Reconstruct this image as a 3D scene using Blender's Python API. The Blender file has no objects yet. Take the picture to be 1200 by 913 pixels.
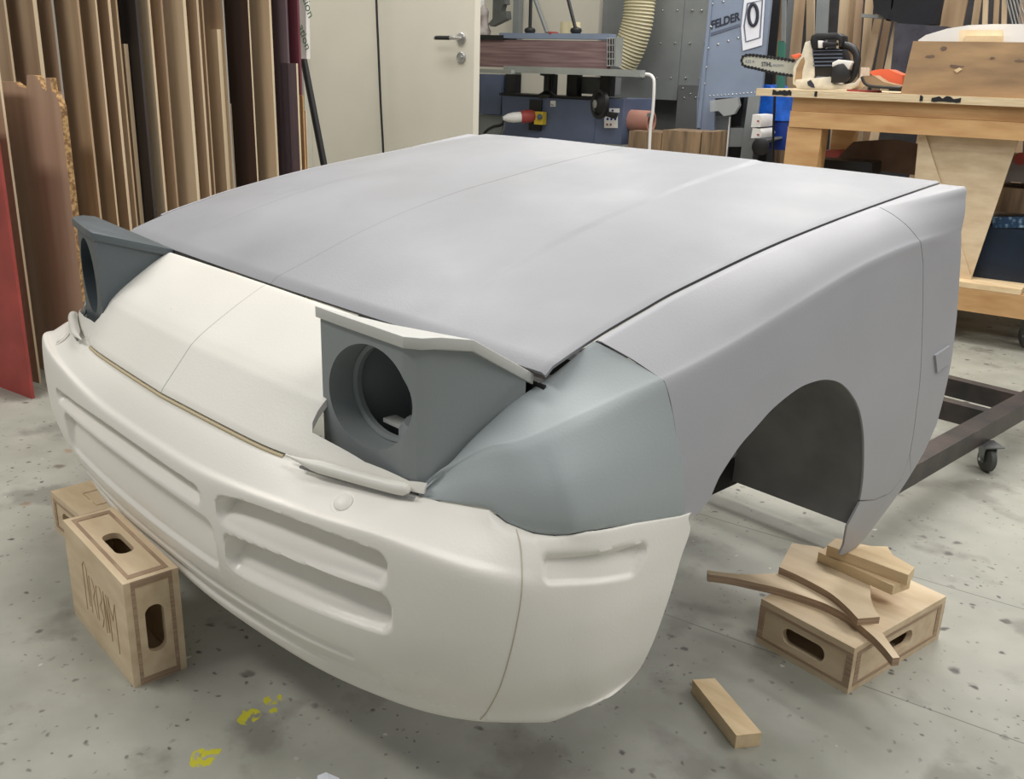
import bpy, bmesh, math, random
from mathutils import Vector, Matrix
from mathutils.bvhtree import BVHTree
from math import sin, cos, pi, radians
random.seed(7)
SC = bpy.context.scene
COL = SC.collection

# ------------------------------------------------------------------ camera
CF, CYAW, CPITCH, CROLL = 1125.55, radians(-45.9065), radians(18.6157), radians(1.7902)
CAM = Vector((1.51256, 0.0, 1.04699))
FW = Vector((sin(CYAW)*cos(CPITCH), cos(CYAW)*cos(CPITCH), -sin(CPITCH)))
_r = Vector((cos(CYAW), -sin(CYAW), 0)); _u = _r.cross(FW)
RT = _r*cos(CROLL) + _u*sin(CROLL); UP = -_r*sin(CROLL) + _u*cos(CROLL)
cam = bpy.data.cameras.new('camera'); camo = bpy.data.objects.new('camera', cam); COL.objects.link(camo)
cam.sensor_fit = 'HORIZONTAL'; cam.sensor_width = 36; cam.lens = CF/1200*36; cam.clip_start = .02
camo.matrix_world = Matrix(((RT.x, UP.x, -FW.x, CAM.x), (RT.y, UP.y, -FW.y, CAM.y), (RT.z, UP.z, -FW.z, CAM.z), (0, 0, 0, 1)))
SC.camera = camo

# survey helpers: sight line through a photo point, cut by a real-world plane
def ray(px, py): return FW + RT*((px-600)/CF) - UP*((py-456.5)/CF)
def at(px, py, ax, v):
    d = ray(px, py); i = 'xyz'.index(ax); return CAM + d*((v-CAM[i])/d[i])
PHI = radians(12)
E1 = Vector((cos(PHI), sin(PHI), 0)); E2 = Vector((-sin(PHI), cos(PHI), 0)); EZ = Vector((0, 0, 1))
class Plane:
    """vertical plane through p0, running along the room direction"""
    def __init__(s, p0, d=None):
        s.d = (d or E1).normalized(); s.p = Vector((p0[0], p0[1], 0)); s.n = Vector((-s.d.y, s.d.x, 0))
    def __call__(s, px, py, back=0):
        dd = ray(px, py); t = ((s.p + s.n*back - CAM).dot(s.n))/dd.dot(s.n); return CAM + dd*t

# ------------------------------------------------------------------ materials
def M(name, col, rough=.6, metal=0, vary=.0, scale=8, bump=0, bscale=60, stretch=(1, 1, 1), col2=None, spec=.5, coat=0, trans=0, contrast=(.35, .65), emis=0):
    m = bpy.data.materials.new(name); m.use_nodes = True
    nt = m.node_tree; N = nt.nodes; b = N['Principled BSDF']
    b.inputs['Roughness'].default_value = rough; b.inputs['Metallic'].default_value = metal
    b.inputs['Specular IOR Level'].default_value = spec
    b.inputs['Base Color'].default_value = (*col, 1)
    if coat: b.inputs['Coat Weight'].default_value = coat
    if trans: b.inputs['Alpha'].default_value = 1-trans
    if emis: b.inputs['Emission Color'].default_value = (*col, 1); b.inputs['Emission Strength'].default_value = emis
    tc = N.new('ShaderNodeTexCoord'); mp = N.new('ShaderNodeMapping'); nt.links.new(tc.outputs['Object'], mp.inputs[0])
    mp.inputs['Scale'].default_value = stretch
    if vary or col2:
        no = N.new('ShaderNodeTexNoise'); no.inputs['Scale'].default_value = scale; no.inputs['Detail'].default_value = 5
        nt.links.new(mp.outputs[0], no.inputs[0])
        cr = N.new('ShaderNodeValToRGB'); e = cr.color_ramp.elements
        e[0].position, e[1].position = contrast
        c2 = col2 or tuple(min(1, c*(1+vary)) for c in col); c1 = col if col2 else tuple(c*(1-vary) for c in col)
        e[0].color = (*c1, 1); e[1].color = (*c2, 1)
        nt.links.new(no.outputs[0], cr.inputs[0]); nt.links.new(cr.outputs[0], b.inputs['Base Color'])
    if bump:
        n2 = N.new('ShaderNodeTexNoise'); n2.inputs['Scale'].default_value = bscale; n2.inputs['Detail'].default_value = 4
        nt.links.new(mp.outputs[0], n2.inputs[0])
        bp = N.new('ShaderNodeBump'); bp.inputs['Strength'].default_value = bump; bp.inputs['Distance'].default_value = .002
        nt.links.new(n2.outputs[0], bp.inputs['Height']); nt.links.new(bp.outputs[0], b.inputs['Normal'])
    return m
def srgb(r, g, b):
    f = lambda c: (c/255/12.92 if c/255 <= .04045 else ((c/255+.055)/1.055)**2.4)
    return (f(r), f(g), f(b))
def wood(name, c1, c2, scale=3, st=(10, 10, .8), rough=.65, bump=.15, contrast=(.3, .7)):
    return M(name, srgb(*c1), rough, col2=srgb(*c2), scale=scale, stretch=st, bump=bump, bscale=20, contrast=contrast)

# primer-grey printed panels: base colour with soft patches, fine layer grain, thin joint line on the centre plane
def primer(name, c, rough=.42, seam=False, patches=.06, tint=None, line=None):
    m = M(name, srgb(*c), rough, vary=patches, scale=2.2, bump=.12, bscale=240)
    nt = m.node_tree; N = nt.nodes; b = N['Principled BSDF']
    rn = N.new('ShaderNodeTexNoise'); rn.inputs['Scale'].default_value = 5; rn.inputs['Detail'].default_value = 6
    tc = N.new('ShaderNodeTexCoord'); nt.links.new(tc.outputs['Object'], rn.inputs[0])
    mr = N.new('ShaderNodeMapRange'); mr.inputs[1].default_value = .3; mr.inputs[2].default_value = .7
    mr.inputs[3].default_value = rough-.08; mr.inputs[4].default_value = rough+.12
    nt.links.new(rn.outputs[0], mr.inputs[0]); nt.links.new(mr.outputs[0], b.inputs['Roughness'])
    if name == 'grey_primer_hood': b.inputs['Specular IOR Level'].default_value = .4
    if seam:
        sep = N.new('ShaderNodeSeparateXYZ'); nt.links.new(tc.outputs['Object'], sep.inputs[0])
        ab = N.new('ShaderNodeMath'); ab.operation = 'ABSOLUTE'; nt.links.new(sep.outputs[0], ab.inputs[0])
        lt = N.new('ShaderNodeMath'); lt.operation = 'LESS_THAN'; lt.inputs[1].default_value = .0013; nt.links.new(ab.outputs[0], lt.inputs[0])
        ml = N.new('ShaderNodeMapRange'); ml.inputs[1].default_value = seam[0]; ml.inputs[2].default_value = seam[1]
        ml.inputs[3].default_value = seam[2]; ml.inputs[4].default_value = seam[3]; nt.links.new(sep.outputs[1], ml.inputs[0])
        mu = N.new('ShaderNodeMath'); mu.operation = 'MULTIPLY'; nt.links.new(lt.outputs[0], mu.inputs[0]); nt.links.new(ml.outputs[0], mu.inputs[1])
        mx = N.new('ShaderNodeMixRGB'); mx.inputs[2].default_value = (.035, .035, .035, 1)
        src = b.inputs['Base Color'].links[0].from_socket
        nt.links.new(src, mx.inputs[1]); nt.links.new(mu.outputs[0], mx.inputs[0]); nt.links.new(mx.outputs[0], b.inputs['Base Color'])
    return m

MAT = {}
MAT['hood'] = primer('grey_primer_hood', (150, 151, 155), .40, seam=(-.05, .25, .35, 1.0), patches=.07)
MAT['fender'] = primer('grey_primer_fender', (166, 166, 170), .40, patches=.05)
MAT['corner'] = primer('blue_grey_primer', (166, 174, 175), .44, patches=.05)
MAT['pod'] = primer('dark_grey_primer', (140, 146, 146), .44, patches=.06)
MAT['podL'] = primer('slate_grey_primer', (78, 86, 90), .40, patches=.06)
MAT['lid'] = primer('pale_grey_plastic', (196, 196, 190), .5, patches=.03)
MAT['white'] = primer('warm_white_print', (236, 232, 223), .34, patches=.025)
MAT['nose'] = primer('ivory_print', (226, 223, 214), .34, seam=(-.6, -.3, .6, .25), patches=.025)
MAT['joint'] = M('seam_line_cream', srgb(196, 188, 166), .6)
MAT['groove'] = M('tan_filler', srgb(190, 176, 144), .7)
MAT['liner'] = M('liner_dark_grey', srgb(128, 128, 128), .6, vary=.25, scale=6)
MAT['black'] = M('black_plastic', (.012, .012, .013), .45)
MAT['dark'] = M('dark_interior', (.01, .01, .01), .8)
MAT['rubber'] = M('grey_rubber', srgb(74, 74, 70), .7, vary=.2)
MAT['steel'] = M('bright_steel', srgb(190, 190, 188), .3, metal=.9)
MAT['zinc'] = M('dull_zinc', srgb(120, 122, 122), .4, metal=.8, vary=.2)
MAT['blackframe'] = M('black_painted_steel', srgb(38, 36, 36), .38, col2=srgb(78, 66, 62), scale=9, bump=.3, contrast=(.4, .75))
MAT['frameside'] = M('grey_painted_steel', srgb(78, 77, 74), .5, vary=.2, scale=14)
MAT['ply'] = wood('birch_plywood', (200, 176, 142), (224, 204, 172), 3, (2.5, 9, 9))
MAT['plyend'] = wood('plywood_edge', (158, 132, 108), (180, 154, 128), 4, (3, 3, 90), contrast=(.42, .58))
MAT['pine'] = wood('pine_block', (212, 184, 142), (232, 208, 168), 3, (3, 14, 14))
MAT['redpaint'] = M('red_paint', srgb(158, 66, 60), .55, vary=.15)
MAT['cream'] = M('cream_paint', srgb(214, 209, 194), .5, vary=.04, scale=2)
MAT['greywall'] = M('grey_wall', srgb(176, 176, 166), .7, vary=.05)
MAT['blue'] = M('machine_blue', srgb(88, 98, 122), .45, vary=.1, scale=5)
MAT['felder'] = M('felder_blue_grey', srgb(128, 140, 160), .42, vary=.09, scale=4)
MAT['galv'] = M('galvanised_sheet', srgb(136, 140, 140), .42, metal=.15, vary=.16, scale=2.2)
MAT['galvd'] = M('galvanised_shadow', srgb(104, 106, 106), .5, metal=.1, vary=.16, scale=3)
MAT['belt'] = M('sanding_belt', srgb(118, 92, 92), .8, col2=srgb(150, 126, 124), scale=3, stretch=(1, 1, 26), contrast=(.4, .7))
MAT['table'] = M('cast_table', srgb(160, 164, 160), .4, metal=.3, vary=.08)
MAT['bench'] = wood('bench_pine', (176, 132, 84), (204, 164, 114), 2.5, (1.2, 8, 10))
MAT['benchtop'] = wood('bench_top_ply', (196, 172, 134), (222, 204, 170), 5, (2, 6, 60))
MAT['crate'] = wood('worn_crate_wood', (136, 110, 82), (174, 142, 104), 2.2, (1.5, 2.5, 7), contrast=(.3, .65))
MAT['orange'] = M('orange_plastic', srgb(240, 112, 74), .4)
MAT['whitepl'] = M('white_plastic', srgb(226, 224, 220), .4, vary=.05)
MAT['sawbody'] = M('saw_cream', srgb(212, 204, 184), .45, vary=.14, scale=25)
MAT['bar'] = M('saw_bar', srgb(196, 196, 184), .35, metal=.4, vary=.08)
MAT['paper'] = M('paper', srgb(226, 228, 236), .7)
MAT['grime'] = M('blue_bin', srgb(18, 52, 132), .5, vary=.2)
MAT['bluebag'] = M('blue_bag', srgb(30, 92, 190), .3, vary=.35, scale=14)
MAT['navy'] = M('navy_box', srgb(24, 38, 56), .4, vary=.25)
MAT['blackbag'] = M('black_cloth', srgb(16, 17, 24), .8, vary=.4, scale=6)
MAT['brown'] = M('brown_board', srgb(112, 92, 80), .8, vary=.15)
MAT['timber'] = wood('old_timber', (98, 82, 64), (150, 124, 94), 3, (9, 9, 1.2), contrast=(.35, .65))
MAT['cardb'] = M('cardboard_tube', srgb(176, 128, 112), .8, vary=.08)
MAT['hose'] = M('cream_hose', srgb(198, 190, 158), .5)
MAT['bag'] = M('clear_plastic', srgb(200, 204, 204), .2, trans=.6)
MAT['bin'] = M('smoky_bin', srgb(66, 66, 76), .25, vary=.25, scale=10, trans=.1)
MAT['yellow'] = M('yellow_plastic', srgb(214, 186, 60), .5)
MAT['green'] = M('green_ink', srgb(96, 140, 104), .7)
MAT['ink'] = M('dark_ink', srgb(38, 42, 56), .6)
MAT['inkgrey'] = M('grey_ink', srgb(90, 98, 118), .6)
MAT['engrave'] = M('burnt_engraving', srgb(184, 158, 122), .8)
MAT['yellowfoam'] = M('cream_roll', srgb(214, 204, 166), .7)
MAT['teal'] = M('teal_pole', srgb(62, 118, 100), .5)

# floor: worn grey-green paint with spatter, scuffs, yellow spill marks and sheet joints
def floor_mat():
    m = bpy.data.materials.new('painted_concrete'); m.use_nodes = True
    nt = m.node_tree; N = nt.nodes; L = nt.links; b = N['Principled BSDF']
    tc = N.new('ShaderNodeTexCoord'); co = tc.outputs['Object']
    def noise(s, d=5, w=None):
        n = N.new('ShaderNodeTexNoise'); n.inputs['Scale'].default_value = s; n.inputs['Detail'].default_value = d; L.new(w or co, n.inputs[0]); return n
    def ramp(src, p0, c0, p1, c1):
        r = N.new('ShaderNodeValToRGB'); e = r.color_ramp.elements; e[0].position = p0; e[1].position = p1; e[0].color = (*c0, 1); e[1].color = (*c1, 1); L.new(src, r.inputs[0]); return r.outputs[0]
    def mix(a, bcol, fac, mode='MIX'):
        x = N.new('ShaderNodeMixRGB'); x.blend_type = mode
        if isinstance(bcol, tuple): x.inputs[2].default_value = (*bcol, 1)
        else: L.new(bcol, x.inputs[2])
        if isinstance(a, tuple): x.inputs[1].default_value = (*a, 1)
        else: L.new(a, x.inputs[1])
        if isinstance(fac, float): x.inputs[0].default_value = fac
        else: L.new(fac, x.inputs[0])
        return x.outputs[0]
    def math_(op, a, v):
        x = N.new('ShaderNodeMath'); x.operation = op
        L.new(a, x.inputs[0])
        if isinstance(v, (int, float)): x.inputs[1].default_value = v
        else: L.new(v, x.inputs[1])
        return x.outputs[0]
    W = (1, 1, 1); K = (0, 0, 0)
    base = ramp(noise(1.3, 6).outputs[0], .35, srgb(138, 138, 128), .68, srgb(178, 177, 165))
    base = mix(base, ramp(noise(9, 8).outputs[0], .3, srgb(140, 140, 128), .7, srgb(184, 183, 172)), .35)
    # distorted coordinates make the spatter irregular
    nv = noise(30, 2); mxv = N.new('ShaderNodeMixRGB'); mxv.blend_type = 'ADD'; mxv.inputs[0].default_value = .03
    L.new(co, mxv.inputs[1]); L.new(nv.outputs['Color'], mxv.inputs[2]); dist = mxv.outputs[0]
    def spots(scale, thr_lo, thr_hi, keep, seedscale, col, cur):
        v = N.new('ShaderNodeTexVoronoi'); v.inputs['Scale'].default_value = scale; L.new(dist, v.inputs[0])
        f = ramp(v.outputs['Distance'], thr_lo, W, thr_hi, K)
        sp = N.new('ShaderNodeSeparateColor'); L.new(v.outputs['Color'], sp.inputs[0])
        k = math_('LESS_THAN', sp.outputs[0], keep)
        patch = ramp(noise(seedscale, 3).outputs[0], .42, K, .55, W)
        f2 = math_('MULTIPLY', f, k); f3 = math_('MULTIPLY', f2, patch)
        return mix(cur, col, f3)
    base = spots(9, .08, .17, .22, 2.2, srgb(122, 116, 104), base)
    base = spots(14, .10, .20, .20, 1.7, srgb(92, 88, 84), base)
    base = spots(26, .10, .22, .26, 2.7, srgb(84, 80, 78), base)
    base = spots(44, .10, .24, .26, 1.9, srgb(92, 88, 84), base)
    base = spots(75, .10, .26, .25, 2.9, srgb(104, 100, 94), base)
    base = spots(27, .08, .14, .12, 3.1, srgb(212, 210, 202), base)
    base = spots(11, .06, .19, .08, 1.1, srgb(156, 134, 112), base)
    base = mix(base, srgb(104, 100, 92), ramp(noise(5, 9).outputs[0], .56, K, .64, (.5, .5, .5)))
    # yellow paint
    sx = N.new('ShaderNodeSeparateXYZ'); L.new(dist, sx.inputs[0])
    for (px, py, r) in ((318, 821, .016), (291, 840, .019), (238, 888, .022), (320, 834, .007), (250, 884, .01)):
        p = at(px, py, 'z', 0)
        cmb = N.new('ShaderNodeVectorMath'); cmb.operation = 'DISTANCE'; L.new(dist, cmb.inputs[0]); cmb.inputs[1].default_value = (p.x+.015, p.y+.015, .015)
        f = math_('LESS_THAN', cmb.outputs['Value'], r)
        nn = ramp(noise(60, 4).outputs[0], .42, K, .5, W)
        base = mix(base, srgb(196, 190, 52), math_('MULTIPLY', f, nn))
    # sheet joints along the room direction
    sp = N.new('ShaderNodeSeparateXYZ'); L.new(co, sp.inputs[0])
    vv = math_('ADD', math_('MULTIPLY', sp.outputs[0], -sin(PHI)), math_('MULTIPLY', sp.outputs[1], cos(PHI)))
    for off in (1.762, 1.285, 2.9):
        d = math_('ABSOLUTE', math_('SUBTRACT', vv, off), 0)
        base = mix(base, srgb(96, 94, 88), math_('MULTIPLY', math_('LESS_THAN', d, .0016), .7))
    L.new(base, b.inputs['Base Color'])
    rr = ramp(noise(3, 6).outputs[0], .3, (.34,)*3, .7, (.62,)*3); L.new(rr, b.inputs['Roughness'])
    bp = N.new('ShaderNodeBump'); bp.inputs['Strength'].default_value = .15; bp.inputs['Distance'].default_value = .002
    L.new(noise(25, 6).outputs[0], bp.inputs['Height']); L.new(bp.outputs[0], b.inputs['Normal'])
    return m
MAT['floor'] = floor_mat()

# ------------------------------------------------------------------ object helpers
def obj(name, bm, mat, parent=None, smooth=None, solid=0, keep=False):
    loc = parent_loc(parent)
    if loc.length: bmesh.ops.translate(bm, verts=bm.verts, vec=-loc)
    if smooth is not None:
        bmesh.ops.recalc_face_normals(bm, faces=bm.faces)
        for f in bm.faces: f.smooth = True
        for e in bm.edges:
            if len(e.link_faces) == 2 and e.calc_face_angle(0) > radians(smooth): e.smooth = False
    elif not keep: bmesh.ops.recalc_face_normals(bm, faces=bm.faces)
    me = bpy.data.meshes.new(name); bm.to_mesh(me); bm.free()
    if isinstance(mat, str): mat = MAT[mat]
    for mm in (mat if isinstance(mat, (list, tuple)) else [mat]): me.materials.append(MAT[mm] if isinstance(mm, str) else mm)
    o = bpy.data.objects.new(name, me); COL.objects.link(o)
    if parent: o.parent = parent
    return o
def parent_loc(p):
    v = Vector((0, 0, 0))
    while p: v += p.location; p = p.parent
    return v
def thing(name, label, cat, loc=(0, 0, 0), group=None):
    o = bpy.data.objects.new(name, None); COL.objects.link(o); o.location = loc; o.empty_display_size = .1
    return tag(o, label, cat, group)
def tag(o, label, cat, group=None, kind=None):
    o['label'] = label; o['category'] = cat
    if group: o['group'] = group
    if kind: o['kind'] = kind
    return o
def struct(name, bm, mat, **k):
    o = obj(name, bm, mat, **k); o['kind'] = 'structure'; return o
def single(name, bm, mat, label, cat, group=None, **k):
    """a thing that is one mesh; its origin is put at its base"""
    vs = [v.co for v in bm.verts]; c = Vector((sum(v.x for v in vs)/len(vs), sum(v.y for v in vs)/len(vs), min(v.z for v in vs)))
    bmesh.ops.translate(bm, verts=bm.verts, vec=-c)
    o = obj(name, bm, mat, **k); o.location = c; return tag(o, label, cat, group)

def BM(): return bmesh.new()
def fv(bm, pts, mi=0):
    f = bm.faces.new([bm.verts.new(p) for p in pts]); f.material_index = mi; return f
def bevel(bm, w, seg=2, ang=30):
    es = [e for e in bm.edges if len(e.link_faces) == 2 and e.calc_face_angle(0) > radians(ang)]
    bmesh.ops.bevel(bm, geom=es, offset=w, segments=seg, affect='EDGES', profile=.5); return bm
def boxo(bm, p, a, b, c, mi=0):
    """box from corner p with edge vectors a, b, c"""
    p, a, b, c = map(Vector, (p, a, b, c))
    v = [bm.verts.new(p+a*i+b*j+c*k) for i in (0, 1) for j in (0, 1) for k in (0, 1)]
    fs = []
    for q in ((0, 1, 3, 2), (4, 6, 7, 5), (0, 4, 5, 1), (2, 3, 7, 6), (0, 2, 6, 4), (1, 5, 7, 3)):
        f = bm.faces.new([v[i] for i in q]); f.material_index = mi; fs.append(f)
    return bm
def box(bm, x0, x1, y0, y1, z0, z1, mi=0): return boxo(bm, (x0, y0, z0), (x1-x0, 0, 0), (0, y1-y0, 0), (0, 0, z1-z0), mi)
def prism(bm, pts, vec, mi=0, mi_side=None):
    vec = Vector(vec); a = [bm.verts.new(Vector(p)) for p in pts]; b = [bm.verts.new(Vector(p)+vec) for p in pts]
    f = bm.faces.new(a); f.material_index = mi; f = bm.faces.new(b[::-1]); f.material_index = mi
    for i in range(len(a)):
        j = (i+1) % len(a); f = bm.faces.new((a[i], a[j], b[j], b[i])); f.material_index = mi if mi_side is None else mi_side
    return bm
def tube(bm, pts, r, n=12, cap=True, mi=0, closed=False):
    pts = [Vector(p) for p in pts]; rings = []; N = len(pts)
    ref = None
    for i, p in enumerate(pts):
        if closed: t = (pts[(i+1) % N]-pts[i-1]).normalized()
        else: t = ((pts[min(i+1, N-1)]-pts[max(i-1, 0)])).normalized()
        if ref is None: ref = t.orthogonal().normalized()
        ref = (ref - t*ref.dot(t)).normalized(); s = t.cross(ref)
        rr = r[i] if isinstance(r, (list, tuple)) else r
        rings.append([bm.verts.new(p + (ref*cos(2*pi*k/n)+s*sin(2*pi*k/n))*rr) for k in range(n)])
    m = N if closed else N-1
    for i in range(m):
        A, B = rings[i], rings[(i+1) % N]
        for k in range(n):
            f = bm.faces.new((A[k], A[(k+1) % n], B[(k+1) % n], B[k])); f.material_index = mi
    if cap and not closed: bm.faces.new(rings[0][::-1]); bm.faces.new(rings[-1])
    return bm
def lathe(bm, c, axis, prof, n=32, mi=0, close=True):
    """prof: list of (radius, height along axis)"""
    c = Vector(c); ax = Vector(axis).normalized(); u = ax.orthogonal().normalized(); w = ax.cross(u); rings = []
    for r, h in prof:
        rings.append([bm.verts.new(c+ax*h+(u*cos(2*pi*k/n)+w*sin(2*pi*k/n))*max(r, 1e-4)) for k in range(n)])
    for A, B in zip(rings, rings[1:]):
        for k in range(n):
            f = bm.faces.new((A[k], A[(k+1) % n], B[(k+1) % n], B[k])); f.material_index = mi
    if close: bm.faces.new(rings[0][::-1]); bm.faces.new(rings[-1])
    return bm
def catmull(P, m):
    """P: control points, m samples per span -> smooth polyline through them"""
    P = [Vector(p) for p in P]; out = []
    for i in range(len(P)-1):
        p0 = P[i-1] if i else P[0]*2-P[1]; p1, p2 = P[i], P[i+1]; p3 = P[i+2] if i+2 < len(P) else P[-1]*2-P[-2]
        for k in range(m):
            t = k/m; out.append(.5*((2*p1)+(p2-p0)*t+(2*p0-5*p1+4*p2-p3)*t*t+(3*p1-p0-3*p2+p3)*t**3))
    out.append(P[-1]); return out
def resample(P, n):
    L = [0]
    for a, b in zip(P, P[1:]): L.append(L[-1]+(b-a).length)
    out = []; j = 0
    for k in range(n):
        s = L[-1]*k/(n-1)
        while j < len(P)-2 and L[j+1] < s: j += 1
        t = (s-L[j])/max(1e-9, L[j+1]-L[j]); out.append(P[j].lerp(P[j+1], min(1, t)))
    return out
def interp(tab, x):
    if x <= tab[0][0]: return tab[0][1]
    for (a, va), (b, vb) in zip(tab, tab[1:]):
        if x <= b: return va+(vb-va)*(x-a)/(b-a)
    return tab[-1][1]
def smoothtab(tab, n=12):
    return [(p.x, p.y) for p in catmull([(a, b, 0) for a, b in tab], n)]
def sstep(a, b, x):
    t = max(0, min(1, (x-a)/(b-a))); return t*t*(3-2*t)

def shell(G, th, flip=False):
    """closed sheet of thickness th behind the grid of points G[row][col]"""
    R, C = len(G), len(G[0])
    nrm = [[None]*C for _ in range(R)]
    for i in range(R):
        for j in range(C):
            a = G[min(i+1, R-1)][j]-G[max(i-1, 0)][j]; b = G[i][min(j+1, C-1)]-G[i][max(j-1, 0)]
            n = a.cross(b)
            if n.length < 1e-12: n = nrm[i][j-1] or Vector((0, 0, 1))
            n = n.normalized(); nrm[i][j] = -n if flip else n
    bm = BM()
    A = [[bm.verts.new(G[i][j]) for j in range(C)] for i in range(R)]
    B = [[bm.verts.new(G[i][j]-nrm[i][j]*th) for j in range(C)] for i in range(R)]
    for i in range(R-1):
        for j in range(C-1):
            bm.faces.new((A[i][j], A[i+1][j], A[i+1][j+1], A[i][j+1])); bm.faces.new((B[i][j], B[i][j+1], B[i+1][j+1], B[i+1][j]))
    for i in range(R-1):
        bm.faces.new((A[i][0], B[i][0], B[i+1][0], A[i+1][0])); bm.faces.new((A[i][C-1], A[i+1][C-1], B[i+1][C-1], B[i][C-1]))
    for j in range(C-1):
        bm.faces.new((A[0][j], A[0][j+1], B[0][j+1], B[0][j])); bm.faces.new((A[R-1][j], B[R-1][j], B[R-1][j+1], A[R-1][j+1]))
    bmesh.ops.recalc_face_normals(bm, faces=bm.faces)
    return bm
def bvh_of(G):
    vs = [p for r in G for p in r]; C = len(G[0]); fs = []
    for i in range(len(G)-1):
        for j in range(C-1): fs.append((i*C+j, i*C+j+1, (i+1)*C+j+1, (i+1)*C+j))
    return BVHTree.FromPolygons(vs, fs)
def hit(bvh, px, py):
    d = ray(px, py).normalized(); h = bvh.ray_cast(CAM, d)
    if h[0] is not None: return h[0]
    return None
def boolean(bm, cutter, op):
    """exact boolean of two closed meshes, result as a bmesh"""
    def mk(b, n):
        bmesh.ops.recalc_face_normals(b, faces=b.faces)
        me = bpy.data.meshes.new(n); b.to_mesh(me); b.free(); o = bpy.data.objects.new(n, me); COL.objects.link(o); return o
    A, B = mk(bm, 'a'), mk(cutter, 'b')
    md = A.modifiers.new('b', 'BOOLEAN'); md.object = B; md.operation = op; md.solver = 'EXACT'
    dg = bpy.context.evaluated_depsgraph_get(); me = bpy.data.meshes.new_from_object(A.evaluated_get(dg))
    r = BM(); r.from_mesh(me)
    ma, mb = A.data, B.data
    bpy.data.objects.remove(A); bpy.data.objects.remove(B); bpy.data.meshes.remove(ma); bpy.data.meshes.remove(mb); bpy.data.meshes.remove(me)
    return r
def text_bm(s, size, origin, xdir, up, depth=.0006, bold=0, shear=0):
    """lettering lying on a surface: origin = lower left, xdir/up directions"""
    cu = bpy.data.curves.new('t', 'FONT'); cu.body = s; cu.size = size; cu.extrude = depth; cu.offset = bold; cu.shear = shear
    o = bpy.data.objects.new('t', cu); COL.objects.link(o)
    dg = bpy.context.evaluated_depsgraph_get(); me = bpy.data.meshes.new_from_object(o.evaluated_get(dg))
    bm = BM(); bm.from_mesh(me); bpy.data.objects.remove(o); bpy.data.curves.remove(cu); bpy.data.meshes.remove(me)
    x = Vector(xdir).normalized(); u = Vector(up); n = x.cross(u).normalized(); u = n.cross(x).normalized()
    Mx = Matrix(((x.x, u.x, n.x, origin[0]), (x.y, u.y, n.y, origin[1]), (x.z, u.z, n.z, origin[2]), (0, 0, 0, 1)))
    bmesh.ops.transform(bm, matrix=Mx, verts=bm.verts); return bm
def mirror(bm):
    for v in bm.verts: v.co.x = -v.co.x
    bmesh.ops.reverse_faces(bm, faces=bm.faces); return bm

# ================================================================== CAR FRONT
car = thing('car_front_end', 'car front end of grey and white body panels with pop-up headlights, standing on boxes', 'car body', (0, 1.2, 0))

# ---- hood
cen = smoothtab([(.80, .648), (.859, .672), (.95, .703), (1.067, .742), (1.18, .773), (1.302, .799), (1.421, .818), (1.6, .845), (1.816, .869), (2.0, .884)])
edg = smoothtab([(.80, .636), (.88, .667), (.977, .699), (1.07, .723), (1.165, .745), (1.39, .784), (1.665, .819), (1.861, .841), (1.97, .852), (2.05, .858)])
def xgap(y): return interp([(.80, .665), (.88, .668), (1.2, .673), (1.6, .675), (1.97, .684)], y)
def HZ(x, y):
    a = min(1, abs(x)/.67); c, e = interp(cen, y), interp(edg, y)
    z = c+(e-c)*a**2.3
    # shallow raised centre field that fades out toward the nose
    xr = .41-.085*(y-1.0); z += .0024*(1-sstep(xr-.005, xr+.005, abs(x)))*sstep(.88, 1.05, y)
    return z
def rear_y(x):
    # trailing edge: straight from corner to corner seen from above, bowed forward in the middle
    return 1.985-.165*(1-(min(1, abs(x)/.68))**1.9)
def front_y(x): return .857+.022*(min(1, abs(x)/.66))**2
G = []
NU, NV = 180, 80
for i in range(NV+1):
    t = i/NV; row = []
    for j in range(NU+1):
        s = -1+2*j/NU; s = s/abs(s)*abs(s)**.92 if s else 0
        y0, y1 = front_y(s*.66), rear_y(s*.68); y = y0+(y1-y0)*t
        x = s*xgap(y)
        # rounded front corner
        z = HZ(x, y)
        z -= .006*max(0, 1-(y-y0)/.012)**2+.003*max(0, 1-(xgap(y)-abs(x))/.008)**2
        row.append(Vector((x, y, z)))
    G.append(row)
obj('hood', shell(G, .007, flip=True), 'hood', car, smooth=50)

# ---- side sheet: from hood gap over the shoulder crease down to the sill
def Xb(z): return interp(XT, z)
XT = smoothtab([(.10, .758), (.17, .772), (.25, .789), (.32, .798), (.4, .803), (.5, .801), (.6, .790), (.66, .783), (.72, .776), (.80, .768), (.9, .75)])
creaseZ = smoothtab([(.94, .636), (1.01, .648), (1.16, .672), (1.32, .703), (1.49, .737), (1.62, .755), (1.75, .765), (1.9, .767), (2.05, .768)])
creaseX = smoothtab([(.94, .752), (1.01, .765), (1.16, .770), (1.5, .770), (1.75, .770), (1.9, .765), (2.05, .760)])
def section(y):
    xg = xgap(y)+.0085; zg = interp(edg, y)-.003; zc = interp(creaseZ, y); xc = interp(creaseX, y)
    g = Vector((xg, y, zg)); c = Vector((xc, y, zc)); k = Xb(zc)-xc
    sh = .040*max(0, (y-1.70)/.27)
    P = [g, g+Vector((.009+sh, 0, 0))]
    g2 = P[-1]; bl = .003+.007*sstep(1.0, 1.35, y)*(1-sstep(1.6, 1.8, y)*.5)
    for t in (.3, .6, .88):
        p = g2.lerp(c, t); n = Vector((abs(g2.z-c.z), 0, abs(xc-g2.x))).normalized(); P.append(p+n*(bl*sin(pi*t)))
    P.append(c)
    zs = [zc-.02, zc-.06, .6 if zc > .68 else zc-.1, .5, .4, .3, .2, .11]
    for z in zs: P.append(Vector((Xb(z)-k*math.exp(-(zc-z)/.05), y, z)))
    return P
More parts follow.
